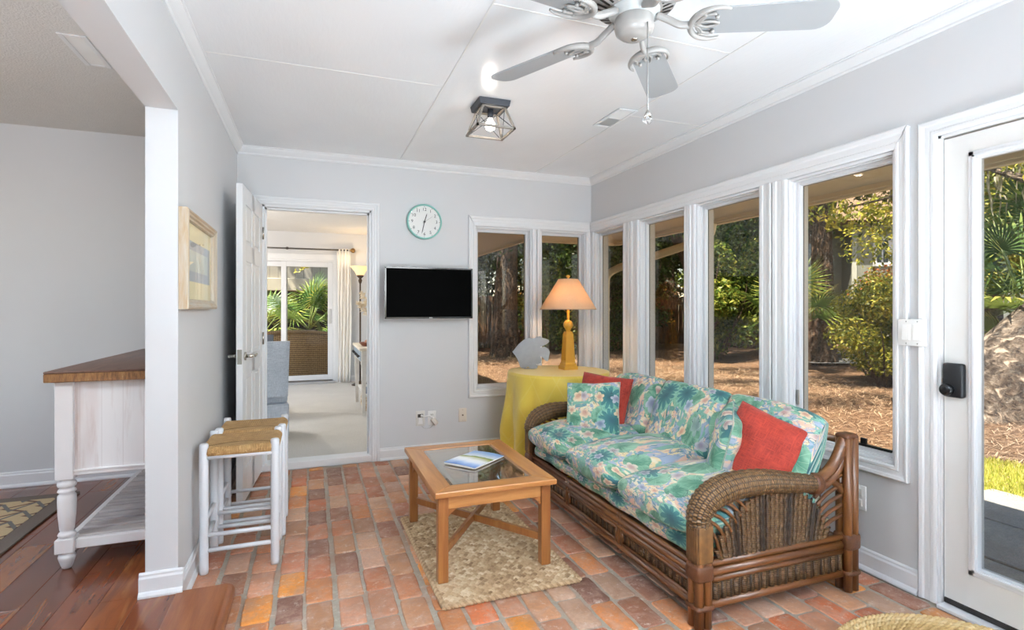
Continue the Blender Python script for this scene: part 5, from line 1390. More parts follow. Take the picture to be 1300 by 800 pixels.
# ---- woven jute rug under the table: rows of plaited nubs
def jute_mat(name, a, b_, c_):
    t = NT(name); co = t.coord(); k = t.attr('tone'); n = t.noise(co, 60, 4, .7)
    c = t.ramp(t.math('ADD', t.math('MULTIPLY', k, .6), t.math('MULTIPLY', n, .4)), [(.25, a), (.5, b_), (.75, c_)])
    b = t.bsdf(c, .9); t.bump(b, t.noise(t.mapping(co, (60, 160, 60)), 3, 3), .7, .003); MATS[name] = t.m; return t.m
M_jute = jute_mat('jute', '#86694A', '#B89A76', '#DAC6A6')
def nub_rug(x0, x1, y0, y1, dx, dy, z, sh, seed):
    g = np.random.default_rng(seed); nx, ny = int((x1-x0)/dx), int((y1-y0)/dy)
    # unit nub: low dome 3x2 patch
    tx = np.array([-.5, -.25, .0, .25, .5]); ty = np.array([-.5, 0, .5])
    U = np.array([(a*1.15, b*1.1, (1-(2*a)**2*.9)*(1-(2*b)**2*.95)) for b in ty for a in tx])
    UF = np.array([(j*5+i, j*5+i+1, (j+1)*5+i+1, (j+1)*5+i) for j in range(2) for i in range(4)])
    I, J = np.meshgrid(np.arange(nx), np.arange(ny)); I, J = I.ravel(), J.ravel(); n = len(I)
    cx = x0+(I+.5+.5*(J % 2)*.9)*dx+g.normal(0, dx*.05, n); cy = y0+(J+.5)*dy+g.normal(0, dy*.06, n)
    ang = np.where(J % 2 == 0, .35, -.35)+g.normal(0, .1, n); sc = g.uniform(.85, 1.1, n)
    ux = U[:, 0]*dx; uy = U[:, 1]*dy
    X = cx[:, None]+(np.cos(ang)[:, None]*ux-np.sin(ang)[:, None]*uy)*sc[:, None]; Y = cy[:, None]+(np.sin(ang)[:, None]*ux+np.cos(ang)[:, None]*uy)*sc[:, None]
    Z = z*.45+U[:, 2][None]*z*.55*sc[:, None]
    V = np.stack([X, Y, np.broadcast_to(Z, X.shape)], 2).reshape(-1, 3); F = (UF[None]+(np.arange(n)*15)[:, None, None]).reshape(-1, 4)
    tone = np.repeat(np.clip(g.normal(.5, .16, n)+.12*np.sin(cx*9)*np.sin(cy*5), 0, 1), 8)
    return V, F, tone
RX0, RX1, RY0, RY1 = .495, 1.115, 2.13, 3.12
V, F, tn = nub_rug(RX0, RX1, RY0, RY1, .028, .0155, .020, 0, 3)
RG = thing('jute_rug', 'rectangular woven natural jute rug under the coffee table', 'rug', ((RX0+RX1)/2, (RY0+RY1)/2, 0), R(.8))
V = V-np.array([(RX0+RX1)/2, (RY0+RY1)/2, 0])
fastmesh('weave', V, F, M_jute, RG, True, tn)
m = MB(); m.cur = (.35, .35, .35, 1); m.box(-.31, .31, -.495, .495, .001, .009); m.build('backing', M_jute, RG)
def braid(m, path, r, pitch, closed=True):
    """two twisted strands along a path in the plane"""
    for ph in (0, PI):
        pts = []; n = len(path); s = 0
        for i, p in enumerate(path):
            q = path[(i+1) % n]; pr_ = path[i-1]; d = Vector(q)-Vector(pr_); d.normalize(); nn = Vector((-d.y, d.x, 0))
            if i: s += (Vector(p)-Vector(path[i-1])).length
            a = 2*PI*s/pitch+ph; pts.append(Vector(p)+nn*r*.55*math.cos(a)+Vector((0, 0, r*.45*math.sin(a))))
        m.cur = (.45+.1*math.cos(ph),)*3+(1,); m.tube(pts, r*.62, 6, closed=closed)
path = []
for a, b in (((-.31, -.495), (.31, -.495)), ((.31, -.495), (.31, .495)), ((.31, .495), (-.31, .495)), ((-.31, .495), (-.31, -.495))):
    d = math.hypot(b[0]-a[0], b[1]-a[1]); k = int(d/.006)
    path += [(a[0]+(b[0]-a[0])*i/k, a[1]+(b[1]-a[1])*i/k, .009) for i in range(k)]
m = MB(); braid(m, path, .0115, .032); m.build('braided_edge', M_jute, RG)

# ---- round braided rug by the door
RR = thing('round_rug', 'round braided jute rug at the near edge beside the exterior door', 'rug', (2.0, 1.02, 0))
rad = .475; V_ = []; m = MB()
path = []; nturn = 19; tot = nturn*2*PI
npt = 0; r0 = .02; rings = []
M_jr = jute_mat('jute_round', '#B08A4E', '#D4B27A', '#E6CFA0')
k = 0; rr_ = .03
m = MB()
while rr_ < rad:
    n = max(24, int(2*PI*rr_/.009)); pth = [(rr_*math.cos(2*PI*i/n), rr_*math.sin(2*PI*i/n), .010) for i in range(n)]
    base_ = .5+.18*math.sin(rr_*47)
    for ph in (0, PI):
        kk = max(8, round(2*PI*rr_/.040)); pts = []
        for i in range(n):
            a = kk*2*PI*i/n+ph; q = rr_+.0065*math.cos(a); pts.append((q*math.cos(2*PI*i/n), q*math.sin(2*PI*i/n), .010+.004*math.sin(a)))
        m.cur = (base_+.08*math.cos(ph),)*3+(1,)
        m.tube(pts, .0078, 5, closed=True)
    rr_ += .0235
m.build('braid', M_jr, RR)
m = MB(); m.cur = (.4, .4, .4, 1); m.lathe([(rad-.01, .001), (rad-.01, .008)], seg=64); m.build('backing', M_jr, RR)

# ---- round side table cloth, lamp, fish
CX, CY, CR, CH = 1.862, 3.915, .405, .72
t = NT('yellow_cloth'); co = t.coord(); n = t.noise(co, 260, 2); x, y, z = t.sep(co)
ang = t.math('ARCTAN2', y, x)
dia = t.math('ABSOLUTE', t.math('SUBTRACT', t.math('FRACT', t.math('ADD', t.math('MULTIPLY', ang, 2.2), t.math('MULTIPLY', z, 3.0))), .5))
dib = t.math('ABSOLUTE', t.math('SUBTRACT', t.math('FRACT', t.math('SUBTRACT', t.math('MULTIPLY', ang, 2.2), t.math('MULTIPLY', z, 3.0))), .5))
dam = t.math('SUBTRACT', 1.0, t.smooth(t.math('MINIMUM', dia, dib), .0, .05))
c = t.mix(t.math('MULTIPLY', dam, .3), srgb('#DFC24A'), srgb('#E8D478'))
b = t.bsdf(c, .42); b.inputs['Sheen Weight'].default_value = .25; b.inputs['Specular IOR Level'].default_value = .45; t.bump(b, n, .1, .001)
m = MB(); NF = 192
def cloth(u, v):
    a = 2*PI*u
    if v < .30:
        r = CR*(v/.30)**.7*.985; return (r*math.cos(a), r*math.sin(a), CH)
    q = (v-.30)/.70
    drop = q**1.15
    fold = math.sin(a*13+.6*math.sin(a*3))+.45*math.sin(a*7+1.3)+.3*math.sin(a*21+.5)
    lim = min(1, drop*1.6)
    r = CR*(1+.012*min(1, q*12))+(.036+.030*fold)*lim**1.0+.006*math.sin(q*9+a*5)*lim
    z = CH-.012*min(1, q*10)-(CH-.022)*max(0, drop-.0)*1.0
    return (r*math.cos(a), r*math.sin(a), max(.006, z))
m.grid(cloth, NF, 40, closeu=True)
o = m.build('tablecloth', t.m, None, loc=(CX, CY, 0)); tag(o, 'yellow cloth draped to the floor over a round corner table', 'tablecloth')

LP = thing('table_lamp', 'mustard obelisk table lamp with glowing cone shade on the yellow cloth', 'lamp', (1.985, 3.985, CH+.001))
M_must = plain('mustard_paint', '#CE9A35', .38, var=.05, vscale=8)
m = MB(); b4 = lambda w, z: [(-w, -w, z), (w, -w, z), (w, w, z), (-w, w, z)]
for (w0, z0, w1, z1) in ((.060, 0, .060, .026), (.060, .026, .050, .036), (.050, .036, .050, .046), (.050, .046, .042, .056)): m.hexa(b4(w0, z0), b4(w1, z1))
m.build('base', M_must, LP)
m = MB(); m.hexa(b4(.041, .055), b4(.029, .292)); m.hexa(b4(.029, .292), b4(.030, .296)); m.hexa(b4(.030, .296), b4(.024, .312))
for q in range(4):
    m.xf = Matrix.Rotation(q*PI/2, 4, 'Z')
    for k in range(5):
        f = (k-2)/2*.72
        m.hexa([(f*.041-.0022, -.0435, .075), (f*.041+.0022, -.0435, .075), (f*.041+.0022, -.0385, .075), (f*.041-.0022, -.0385, .075)], [(f*.029-.0018, -.0312, .280), (f*.029+.0018, -.0312, .280), (f*.029+.0018, -.027, .280), (f*.029-.0018, -.027, .280)])
    for s in (-1, 1): m.hexa([(s*.041-.003, -.0440, .060), (s*.041+.003, -.044, .060), (s*.041+.003, -.038, .06), (s*.041-.003, -.038, .06)], [(s*.029-.0025, -.0316, .292), (s*.029+.0025, -.0316, .292), (s*.029+.0025, -.027, .292), (s*.029-.0025, -.027, .292)])
m.xf = None; m.build('obelisk_stem', M_must, LP)
m = MB(); m.lathe([(.022, .310), (.018, .318), (.024, .326)]+[(.040*math.sin(R(a)), .366-.040*math.cos(R(a))) for a in range(38, 160, 8)]+[(.013, .404), (.011, .41), (.011, .54)], seg=28); m.build('ball_neck', M_must, LP)
t = NT('linen_shade'); co = t.coord(); n = t.noise(t.mapping(co, (30, 30, 160)), 3, 3); d = t.n('ShaderNodeBsdfDiffuse', {'Color': t.ramp(n, [(.3, '#CDBBA2'), (.7, '#DFD0B8')])}); tr = t.n('ShaderNodeBsdfTranslucent', {'Color': srgb('#EFD3A8')}); mx = t.n('ShaderNodeMixShader'); mx.inputs[0].default_value = .45
t.t.links.new(d.outputs[0], mx.inputs[1]); t.t.links.new(tr.outputs[0], mx.inputs[2]); t.t.links.new(mx.outputs[0], t.out.inputs[0])
m = MB(); m.lathe([(.232, .492), (.233, .495), (.083, .742), (.081, .742), (.230, .494)], seg=48, capb=False, capt=False); m.build('lamp_shade', t.m, LP)
m = MB(); m.tube([(.232*math.cos(2*PI*i/48), .232*math.sin(2*PI*i/48), .494) for i in range(48)], .0032, 6, closed=True); m.tube([(.082*math.cos(2*PI*i/32), .082*math.sin(2*PI*i/32), .742) for i in range(32)], .003, 6, closed=True); m.build('shade_binding', plain('shade_trim', '#B79E84', .8), LP)
m = MB(); m.tube([(0, -.0, .455), (-.05, 0, .50), (-.06, 0, .60), (-.03, 0, .70), (0, 0, .735)], .0025, 6); m.tube([(0, 0, .455), (.05, 0, .50), (.06, 0, .60), (.03, 0, .70), (0, 0, .735)], .0025, 6)
for a in range(3): m.cyl((0, 0, .735), (.082*math.cos(a*2.1), .082*math.sin(a*2.1), .742), .002, 6)
m.build('harp', plain('brass', '#B08D4A', .3, .9), LP)
m = MB(); m.lathe([(.006, .735), (.012, .745), (.006, .752), (.018, .764), (.014, .775), (.001, .780)], seg=16); m.build('finial', M_must, LP)
m = MB(); m.lathe([(.012, .535), (.014, .56), (.030, .605), (.030, .63), (.015, .652), (.001, .657)], seg=16); m.build('bulb', emis('lamp_bulb', '#FFC98A', 18), LP)

# fish silhouette in galvanised metal
m = MB()
pix = [(57, 600), (70, 585), (98, 548), (135, 515), (165, 500), (190, 497), (215, 503), (240, 490), (262, 486), (282, 500), (305, 503), (325, 512), (328, 525), (315, 540), (290, 552), (262, 562), (252, 572), (262, 568), (295, 562), (322, 578), (333, 602), (326, 635), (322, 662), (312, 670), (295, 660), (282, 640), (268, 628), (258, 632), (262, 645), (272, 660), (266, 682), (245, 690), (222, 684), (230, 692), (243, 704), (238, 720), (215, 726), (190, 722), (175, 705), (160, 712), (150, 722), (130, 722), (116, 712), (108, 690), (95, 655), (82, 628), (66, 612)]
sc = 5.715; D0 = 4.39
poly = [((a-190)/sc/680*D0, (724-b)/sc/680*D0) for a, b in pix]
m.prism(poly, 'Y', -.006, .006)
b = bmesh.new(); vv = [b.verts.new(v) for v in m.v]
for f in m.f: b.faces.new([vv[i] for i in f])
bmesh.ops.bevel(b, geom=[e for e in b.edges if abs(e.verts[0].co.y-e.verts[1].co.y) < 1e-6], offset=.0025, segments=2, affect='EDGES')
q = MB(); q.bm(b)
FI = thing('fish_figurine', 'grey metal fish cut-out standing on the yellow tablecloth', 'figurine', (1.704, 4.12, CH+.001), R(-22))
q.build('body', plain('galvanised', '#96999C', .45, .35, var=.06, vscale=25), FI)
m = MB(); m.box(-.055, .035, -.02, .02, 0, .006, .002); m.build('foot', MATS['galvanised'], FI)
# ================================================================= STOOLS, SIDEBOARD, CEILING, WALL THINGS
M_stool = plain('stool_white', '#D6D8DC', .35, var=.015)
def rush_mat():
    t = NT('rush'); co = t.coord(); x, y, z = t.sep(co)
    ax, ay = t.math('ABSOLUTE', x), t.math('ABSOLUTE', t.math('MULTIPLY', y, 1.08))
    side = t.math('GREATER_THAN', ax, ay)
    n = t.noise(co, 12, 3)
    sx = t.math('SINE', t.math('ADD', t.math('MULTIPLY', x, 900), t.math('MULTIPLY', n, 5))); sy = t.math('SINE', t.math('ADD', t.math('MULTIPLY', y, 900), t.math('MULTIPLY', n, 5)))
    s = t.n('ShaderNodeMix', data_type='FLOAT'); t.set(s.inputs[0], side); t.set(s.inputs[2], sx); t.set(s.inputs[3], sy); st = s.outputs[0]
    seam = t.smooth(t.math('ABSOLUTE', t.math('SUBTRACT', ax, ay)), 0, .006)
    f = t.math('ADD', t.math('MULTIPLY', st, .18), t.math('ADD', t.math('MULTIPLY', t.noise(co, 40, 4, .7), .5), t.math('MULTIPLY', n, .3)))
    c = t.mix(seam, srgb('#6E4F2A'), t.ramp(f, [(.2, '#8A6436'), (.45, '#B98F58'), (.7, '#DDBB86')]))
    b = t.bsdf(c, .7); t.bump(b, st, .5, .003); return t.m
M_rush = rush_mat()
def make_stool(label, loc):
    S = thing('rush_stool', label, 'stool', loc, 0, 'white stools by the left wall')
    hx, hy, H = .150, .140, .598
    for sx in (-1, 1):
        for sy in (-1, 1):
            m = MB(); m.lathe([(.0185, 0), (.0195, .02), (.0195, H-.006), (.016, H), (.001, H+.001)], (sx*hx, sy*hy, 0), 14); m.build('leg', M_stool, S)
    def rung(p, q, r=.0105): m = MB(); m.cyl(p, q, r, 10); m.build('rung', M_stool, S)
    for s in (-1, 1):
        for z in (.105, .175): rung((-hx, s*hy, z), (hx, s*hy, z))
        for z in (.14, .23): rung((s*hx, -hy, z), (s*hx, hy, z))
    for s in (-1, 1):
        m = MB(); m.cyl((-hx, s*(hy+.003), H-.064), (hx, s*(hy+.003), H-.064), .011, 10); m.build('seat_rail', M_stool, S)
        m = MB(); m.cyl((s*(hx+.003), -hy, H-.060), (s*(hx+.003), hy, H-.060), .011, 10); m.build('seat_rail', M_stool, S)
    m = MB(); n = 40
    def top(u, v):
        a, b = 2*u-1, 2*v-1; e = max(abs(a), abs(b)); 
        X, Y = a*(hx+.018), b*(hy+.018)
        # notch at the posts
        ca, cb = max(0, abs(a)-.80)/.2, max(0, abs(b)-.80)/.2; k = min(ca, cb)
        X -= math.copysign(.038*k, a); Y -= math.copysign(.038*k, b)
        dip = .016*(1-abs(a))*(1-abs(b)); edge = .020*max(0, (e-.86)/.14)**2
        return (X, Y, H-.012-dip-edge-.004*abs(abs(a)-abs(b) < .04))
    m.grid(top, n, n)
    def skirt(u, v):
        q = (u*4) % 4; i = int(q); f = q-i; a, b = [(2*f-1, -1), (1, 2*f-1), (1-2*f, 1), (-1, 1-2*f)][i]
        p = top((a+1)/2, (b+1)/2); bul = .006*math.sin(v*PI); 
        return (p[0]*(1+bul*3-.02*v), p[1]*(1+bul*3-.02*v), p[2]-.020*v)
    m.grid(skirt, 120, 4, closeu=True)
    m.grid(lambda u, v: (lambda p: (p[0]*.97, p[1]*.97, H-.050))(top(u, v)), 8, 8)
    m.build('rush_seat', M_rush, S); return S
st = make_stool('white stool with woven rush seat nearest the wooden step', (-.315, 2.945, 0))
c = copy_tree(st, None, 'white stool with woven rush seat nearer the open panelled door'); c.location = (-.300, 3.285, 0)

# ---- sideboard in the side room
M_ww = None
def whitewash():
    t = NT('whitewashed_wood'); co = t.coord(); n = t.noise(t.mapping(co, (14, 14, 1.4)), 2, 5, .65, .5); n2 = t.noise(t.mapping(co, (5, 5, .8)), 2.5, 3)
    c = t.mix(t.ramp(n, [(.55, 0.), (.72, .5)]), srgb('#E6E2E0'), srgb('#C3AFA6')); c = t.mix(t.ramp(n2, [(.5, 0.), (.7, .35)]), c, srgb('#C9B2AA'))
    x, y, z = t.sep(co); gr = t.math('ABSOLUTE', t.math('SUBTRACT', t.math('FRACT', t.math('MULTIPLY', x, 12.3)), .5)); c = t.mix(t.math('MULTIPLY', t.math('SUBTRACT', 1., t.smooth(gr, 0, .03)), .3), c, srgb('#A8928A'))
    b = t.bsdf(c, .55); t.bump(b, n, .12, .003); return t.m
M_ww = whitewash()
M_sbtop = wood('sideboard_top', ['#4A3226', '#63463A', '#7A5A48'], 1.0, 'Y', .45)
M_slat = wood('grey_slats', ['#8F8682', '#B5ACA8', '#CFC8C4'], 1.0, 'X', .6)
SBX, SBY, SBZ = -.85, 3.61, .0615
SB = thing('sideboard', 'whitewashed sideboard with dark brown top and slatted lower shelf behind the partition', 'sideboard', (SBX, SBY, SBZ))
w, l = .205, .70
m = MB(); m.box(-w-.035, .205, -l-.03, l+.03, .874, .884, .004, 2); tp = m.build('top', M_sbtop, SB)
t = NT('worn_edge'); n = t.noise(t.mapping(t.coord(), (30, 30, 6)), 3, 5, .8); b = t.bsdf(t.ramp(n, [(.3, '#4A3020'), (.5, '#8A6038'), (.66, '#9C7448'), (.72, '#D9CFC0')]), .6)
m = MB(); m.box(-w-.0345, .2045, -l-.0295, l+.0295, .836, .8745, .003); m.build('top_edge', t.m, tp)
m = MB(); m.box(-w+.012, w-.012, -l+.012, l-.012, .425, .836, .002); m.build('cabinet_body', M_ww, SB)
m = MB(); m.box(-w+.05, w-.03, -l+.004, -l+.014, .415, .437, .003); m.box(-w+.05, w-.03, -l+.0, -l+.014, .432, .442, .002); m.build('bottom_moulding', plain('ww_plain', '#E3DFDD', .5, var=.04), SB)
for k in range(3):
    a, b_ = -l+.05+k*.44, -l+.05+k*.44+.42
    m = MB(); m.box(-w, -w+.014, a, b_, .45, .82, .004); d = m.build('door', M_ww, SB)
    m = MB(); m.lathe([(.006, 0), (.006, .01), (.014, .018), (.012, .026), (.001, .03)], seg=14); m.build('knob', MATS['iron'], d, loc=(-w, (a+.05 if k else b_-.05), .64), rot=(0, -PI/2, 0))
for sx in (-1, 1):
    for sy in (-1, 1):
        x, y = sx*(w-.03), sy*(l-.03); m = MB()
        m.box(x-.034, x+.034, y-.034, y+.034, .40, .836, .003)
        m.lathe([(.030, .40), (.024, .393), (.034, .385), (.036, .375), (.033, .366), (.024, .360), (.032, .352), (.035, .344), (.026, .336), (.034, .326), (.035, .30), (.033, .24), (.027, .175), (.023, .166), (.030, .160), (.034, .152), (.030, .143), (.024, .138)], (x, y, 0), 24, capb=False, capt=False)
        m.box(x-.035, x+.035, y-.035, y+.035, .075, .138, .003)
        m.lathe([(.014, 0), (.018, .004), (.024, .02), (.030, .04), (.033, .052), (.030, .062), (.024, .068), (.030, .076)], (x, y, 0), 24)
        m.build('leg', MATS['ww_plain'], SB)
m = MB()
for s in (-1, 1):
    m.box(s*(w-.03)-.014, s*(w-.03)+.014, -l+.065, l-.065, .085, .128, .003); m.box(-w+.065, w-.065, s*(l-.03)-.014, s*(l-.03)+.014, .085, .128, .003)
m.build('shelf_frame', MATS['ww_plain'], SB)
for k in range(13):
    y = -l+.08+k*.104; m = MB(); m.box(-w+.045, w-.045, y-.036, y+.036, .118, .134, .004); m.build('shelf_slat', M_slat, SB)

# patterned rug of the side room
t = NT('trellis_rug'); co = t.coord(); x, y, z = t.sep(co); ca = math.cos(.3)
def tri(v): return t.math('ABSOLUTE', t.math('SUBTRACT', t.math('FRACT', v), .5))
u = t.math('MULTIPLY', x, 6.2); v = t.math('MULTIPLY', y, 6.2)
zz = t.math('ADD', u, t.math('MULTIPLY', tri(t.math('MULTIPLY', v, 1.0)), 1.6)); l1 = tri(zz)
zz2 = t.math('ADD', v, t.math('MULTIPLY', tri(t.math('MULTIPLY', u, 1.0)), 1.6)); l2 = tri(zz2)
k1 = t.math('SUBTRACT', 1., t.smooth(l1, .09, .13)); k2 = t.math('SUBTRACT', 1., t.smooth(l2, .09, .13)); n = t.noise(co, 90, 3)
c = t.mix(n, srgb('#B09A74'), srgb('#C6B08A')); c = t.mix(k1, c, srgb('#6B4F3E')); c = t.mix(k2, c, srgb('#6A6763'))
b = t.bsdf(c, .9); t.bump(b, n, .5, .004)
PR = thing('patterned_rug', 'tan rug with a dark interlocking zigzag pattern on the plank floor', 'rug', (-2.25, 2.92, .0605))
m = MB(); m.box(-.80, .80, -1.1, 1.1, 0, .012); m.build('pile', t.m, PR)
m = MB(); m.box(.80, .885, -1.19, 1.19, 0, .011, .002); m.box(-.885, -.80, -1.19, 1.19, 0, .011, .002); m.box(-.8, .8, 1.1, 1.19, 0, .011, .002); m.box(-.8, .8, -1.19, -1.1, 0, .011, .002)
m.build('border', plain('rug_border', '#6E6258', .9, bump=(150, .5)), PR)

# ---- ceiling fan
FNX, FNY = 1.02, 1.55
F = thing('ceiling_fan', 'off-white five blade ceiling fan with scrolled blade brackets and pull chain', 'ceiling fan', (FNX, FNY, ZC))
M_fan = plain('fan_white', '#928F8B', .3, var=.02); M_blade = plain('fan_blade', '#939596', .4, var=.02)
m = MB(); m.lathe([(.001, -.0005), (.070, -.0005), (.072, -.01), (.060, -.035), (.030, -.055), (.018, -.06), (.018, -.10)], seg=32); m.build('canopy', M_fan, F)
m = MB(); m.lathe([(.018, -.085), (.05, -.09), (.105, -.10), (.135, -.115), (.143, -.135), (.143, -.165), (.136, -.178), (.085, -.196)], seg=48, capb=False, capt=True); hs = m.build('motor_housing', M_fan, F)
m = MB()
for k in range(30):
    a = 2*PI*k/30; m.xf = Matrix.Rotation(a, 4, 'Z'); m._add([(.094, -.0042, -.1945), (.130, -.0058, -.1815), (.130, .0058, -.1815), (.094, .0042, -.1945)], [(0, 1, 2, 3)])
    m._add([(.094, -.0042, -.190), (.130, -.0058, -.178), (.130, .0058, -.178), (.094, .0042, -.190)], [(0, 1, 2, 3)])
m.xf = None; m.build('vent_slots', M_dark, hs)
m = MB(); m.lathe([(.085, -.190), (.085, -.205), (.070, -.212), (.070, -.222)], seg=40, capb=False); m.build('flywheel', plain('fan_grey', '#A9ABA9', .4), F)
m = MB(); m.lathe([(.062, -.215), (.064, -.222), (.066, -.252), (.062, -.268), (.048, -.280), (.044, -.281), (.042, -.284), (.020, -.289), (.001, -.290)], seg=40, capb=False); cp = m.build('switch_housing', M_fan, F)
m = MB(); m.lathe([(.012, -.2885), (.010, -.293), (.001, -.294)], seg=14); m.build('cap_screw', M_chrome, cp)
BZ = -.245
for k in range(5):
    a = R(45+72*k)
    RM = Matrix.Rotation(a, 4, 'Z') @ Matrix.Translation((0, 0, BZ)) @ Matrix.Rotation(R(-11), 4, 'X')
    m = MB(); m.xf = RM
    r0, r1, w0, w1 = .205, .640, .058, .068; pts = []
    for (cx, cy, rr, a0) in ((r1-.045, -w1+.045, .045, -90), (r1-.045, w1-.045, .045, 0)):
        pts += [(cx+rr*math.cos(R(a0+15*i)), cy+rr*math.sin(R(a0+15*i))) for i in range(7)]
    for (cx, cy, rr, a0) in ((r0+.04, w0-.04, .04, 90), (r0+.04, -w0+.04, .04, 180)):
        pts += [(cx+rr*math.cos(R(a0+15*i)), cy+rr*math.sin(R(a0+15*i))) for i in range(7)]
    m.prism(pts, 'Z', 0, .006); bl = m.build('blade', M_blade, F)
    m = MB(); m.xf = RM
    # scrolled bracket: curved arm, crescent with horns, quatrefoil braces
    m.xf = Matrix.Rotation(a, 4, 'Z'); m.tube(bez([(.075, 0, -.212), (.115, 0, -.232), (.150, 0, -.250), (.180, 0, -.252)], 6), [.013]*19, 10, flat=.7)
    m.xf = RM
    cres = [(.262-.078*math.cos(R(t_)), .072*math.sin(R(t_)), -.008) for t_ in range(-118, 119, 8)]
    m.tube(cres, [.004+.0085*math.cos(R(t_)*.72) for t_ in range(-118, 119, 8)], 10, flat=.8)
    inn = [(.250-.046*math.cos(R(t_)), .044*math.sin(R(t_)), -.007) for t_ in range(-100, 101, 10)]
    m.tube(inn, .0055, 8)
    for s in (-1, 1):
        m.tube(bez([(.186, 0, -.006), (.215, s*.016, -.008), (.225, s*.040, -.008), (.205, s*.055, -.007)], 5), .005, 8)
        m.tube(bez([(.204, 0, -.006), (.232, s*.012, -.008), (.262, s*.008, -.008), (.275, 0, -.008)], 5), .005, 8)
        m.lathe([(.001, -.018), (.006, -.016), (.007, -.006)], (.262, s*.034, 0), 10)
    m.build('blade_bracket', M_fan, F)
m = MB(); m.tube([(.008+.0003*math.sin(i), -.066+.0002*math.sin(i*2), -.262-.0188*i) for i in range(17)], .0022, 6); ch = m.build('pull_chain', plain('chain_grey', '#8D8B87', .35, .8), F)
m = MB(); m.lathe([(.003, .03), (.008, .022), (.0115, .012), (.010, .011)], seg=14, capb=False); m.build('pull_cap', M_steel, ch, loc=(.008, -.066, -.582))
t = NT('crystal'); g_ = t.bsdf((1, 1, 1, 1), .02, IOR=1.45); g_.inputs['Transmission Weight'].default_value = 1.0
m = MB(); m.ball((0, 0, 0), .0155, 20, 14); m.build('crystal_ball', t.m, ch, loc=(.008, -.066, -.582))

# ---- caged ceiling light
LX, LY = .980, 2.985
Lf = thing('ceiling_light', 'caged ceiling light with a dark square base and glowing bulb', 'ceiling light', (LX, LY, ZC))
M_gwood = wood('grey_wood', ['#6d665d', '#857e75', '#989188'], 2, 'X', .6); M_iron = plain('iron_dark', '#3C3F45', .5, .3)
m = MB(); q4 = lambda a, b, z: [(-a, -b, z), (a, -b, z), (a, b, z), (-a, b, z)]
m.hexa(q4(.088, .088, -.034), q4(.094, .094, -.0005)); m.build('base', M_iron, Lf)
m = MB(); TZ, BZ2, ta, ba = -.036, -.165, .072, .116
m.box(-ta, ta, -ta, -ta+.011, TZ-.006, TZ+.004); m.box(-ta, ta, ta-.011, ta, TZ-.006, TZ+.004); m.box(-ta, -ta+.011, -ta, ta, TZ-.006, TZ+.004); m.box(ta-.011, ta, -ta, ta, TZ-.006, TZ+.004)
m.box(-ba, ba, -ba, -ba+.012, BZ2-.006, BZ2+.006); m.box(-ba, ba, ba-.012, ba, BZ2-.006, BZ2+.006); m.box(-ba, -ba+.012, -ba, ba, BZ2-.006, BZ2+.006); m.box(ba-.012, ba, -ba, ba, BZ2-.006, BZ2+.006)
for sx in (-1, 1):
    for sy in (-1, 1):
        d = .006; c0 = (sx*(ba-d), sy*(ba-d)); c1 = (sx*(ta-d), sy*(ta-d))
        m.hexa([(c0[0]-d, c0[1]-d, BZ2), (c0[0]+d, c0[1]-d, BZ2), (c0[0]+d, c0[1]+d, BZ2), (c0[0]-d, c0[1]+d, BZ2)], [(c1[0]-d, c1[1]-d, TZ), (c1[0]+d, c1[1]-d, TZ), (c1[0]+d, c1[1]+d, TZ), (c1[0]-d, c1[1]+d, TZ)])
m.build('cage_frame', M_gwood, Lf)
for q in range(4):
    m = MB(); m.xf = Matrix.Rotation(q*PI/2, 4, 'Z')
    m.cyl((-ba+.01, -ba+.005, BZ2), (ta-.01, -ta+.005, TZ), .002, 6); m.cyl((ba-.01, -ba+.005, BZ2), (-ta+.01, -ta+.005, TZ), .002, 6); m.xf = None; m.build('cross_wires', M_iron, Lf)
m = MB(); m.cyl((0, 0, -.034), (0, 0, -.085), .017, 16); m.build('socket', M_iron, Lf)
m = MB(); m.lathe([(.012, -.085), (.014, -.095), (.027, -.115), (.030, -.130), (.024, -.148), (.001, -.160)], seg=20); m.build('bulb', emis('cage_bulb', '#FFF0DC', 6), Lf)

# ---- air registers
def register(label, loc, wx, wy, banks):
    V_ = thing('air_vent', label, 'vent', loc); m = MB(); f = .022
    for (a, b, c, d) in ((-wx, -wx+f, -wy, wy), (wx-f, wx, -wy, wy), (-wx+f, wx-f, -wy, -wy+f), (-wx+f, wx-f, wy-f, wy)): m.box(a, b, c, d, -.006, -.0003, .002)
    if banks == 2: m.box(-wx+f, wx-f, -.007, .007, -.005, -.0003, .001)
    m.build('frame', M_trim, V_)
    m = MB(); m.box(-wx+f, wx-f, -wy+f, wy-f, -.0012, -.0006); m.build('duct', plain('duct_grey', '#D0CFCC', .8), V_)
    span = wy-f; seg_ = [(-span, -.008, 1), (.008, span, -1)] if banks == 2 else [(-span, span, 1)]
    for a, b, s in seg_:
        m = MB(); n = int((b-a)/.0105)
        for i in range(n):
            y = a+(i+.5)*(b-a)/n
            m._add([(-wx+f, y-.004, -.0012-.003*(s < 0)), (wx-f, y-.004, -.0012-.003*(s < 0)), (wx-f, y+.004, -.0012-.003*(s > 0)), (-wx+f, y+.004, -.0012-.003*(s > 0))], [(0, 1, 2, 3)])
        m.build('louvres', plain('louvre_white', '#D8D7D4', .4), V_)
register('white two-bank air vent in the glossy ceiling beside the fan chain', (1.782, 2.925, ZC-.0025), .066, .160, 2)
register('white air vent in the stippled ceiling of the side room', (-.985, 3.03, ZC), .055, .165, 1)

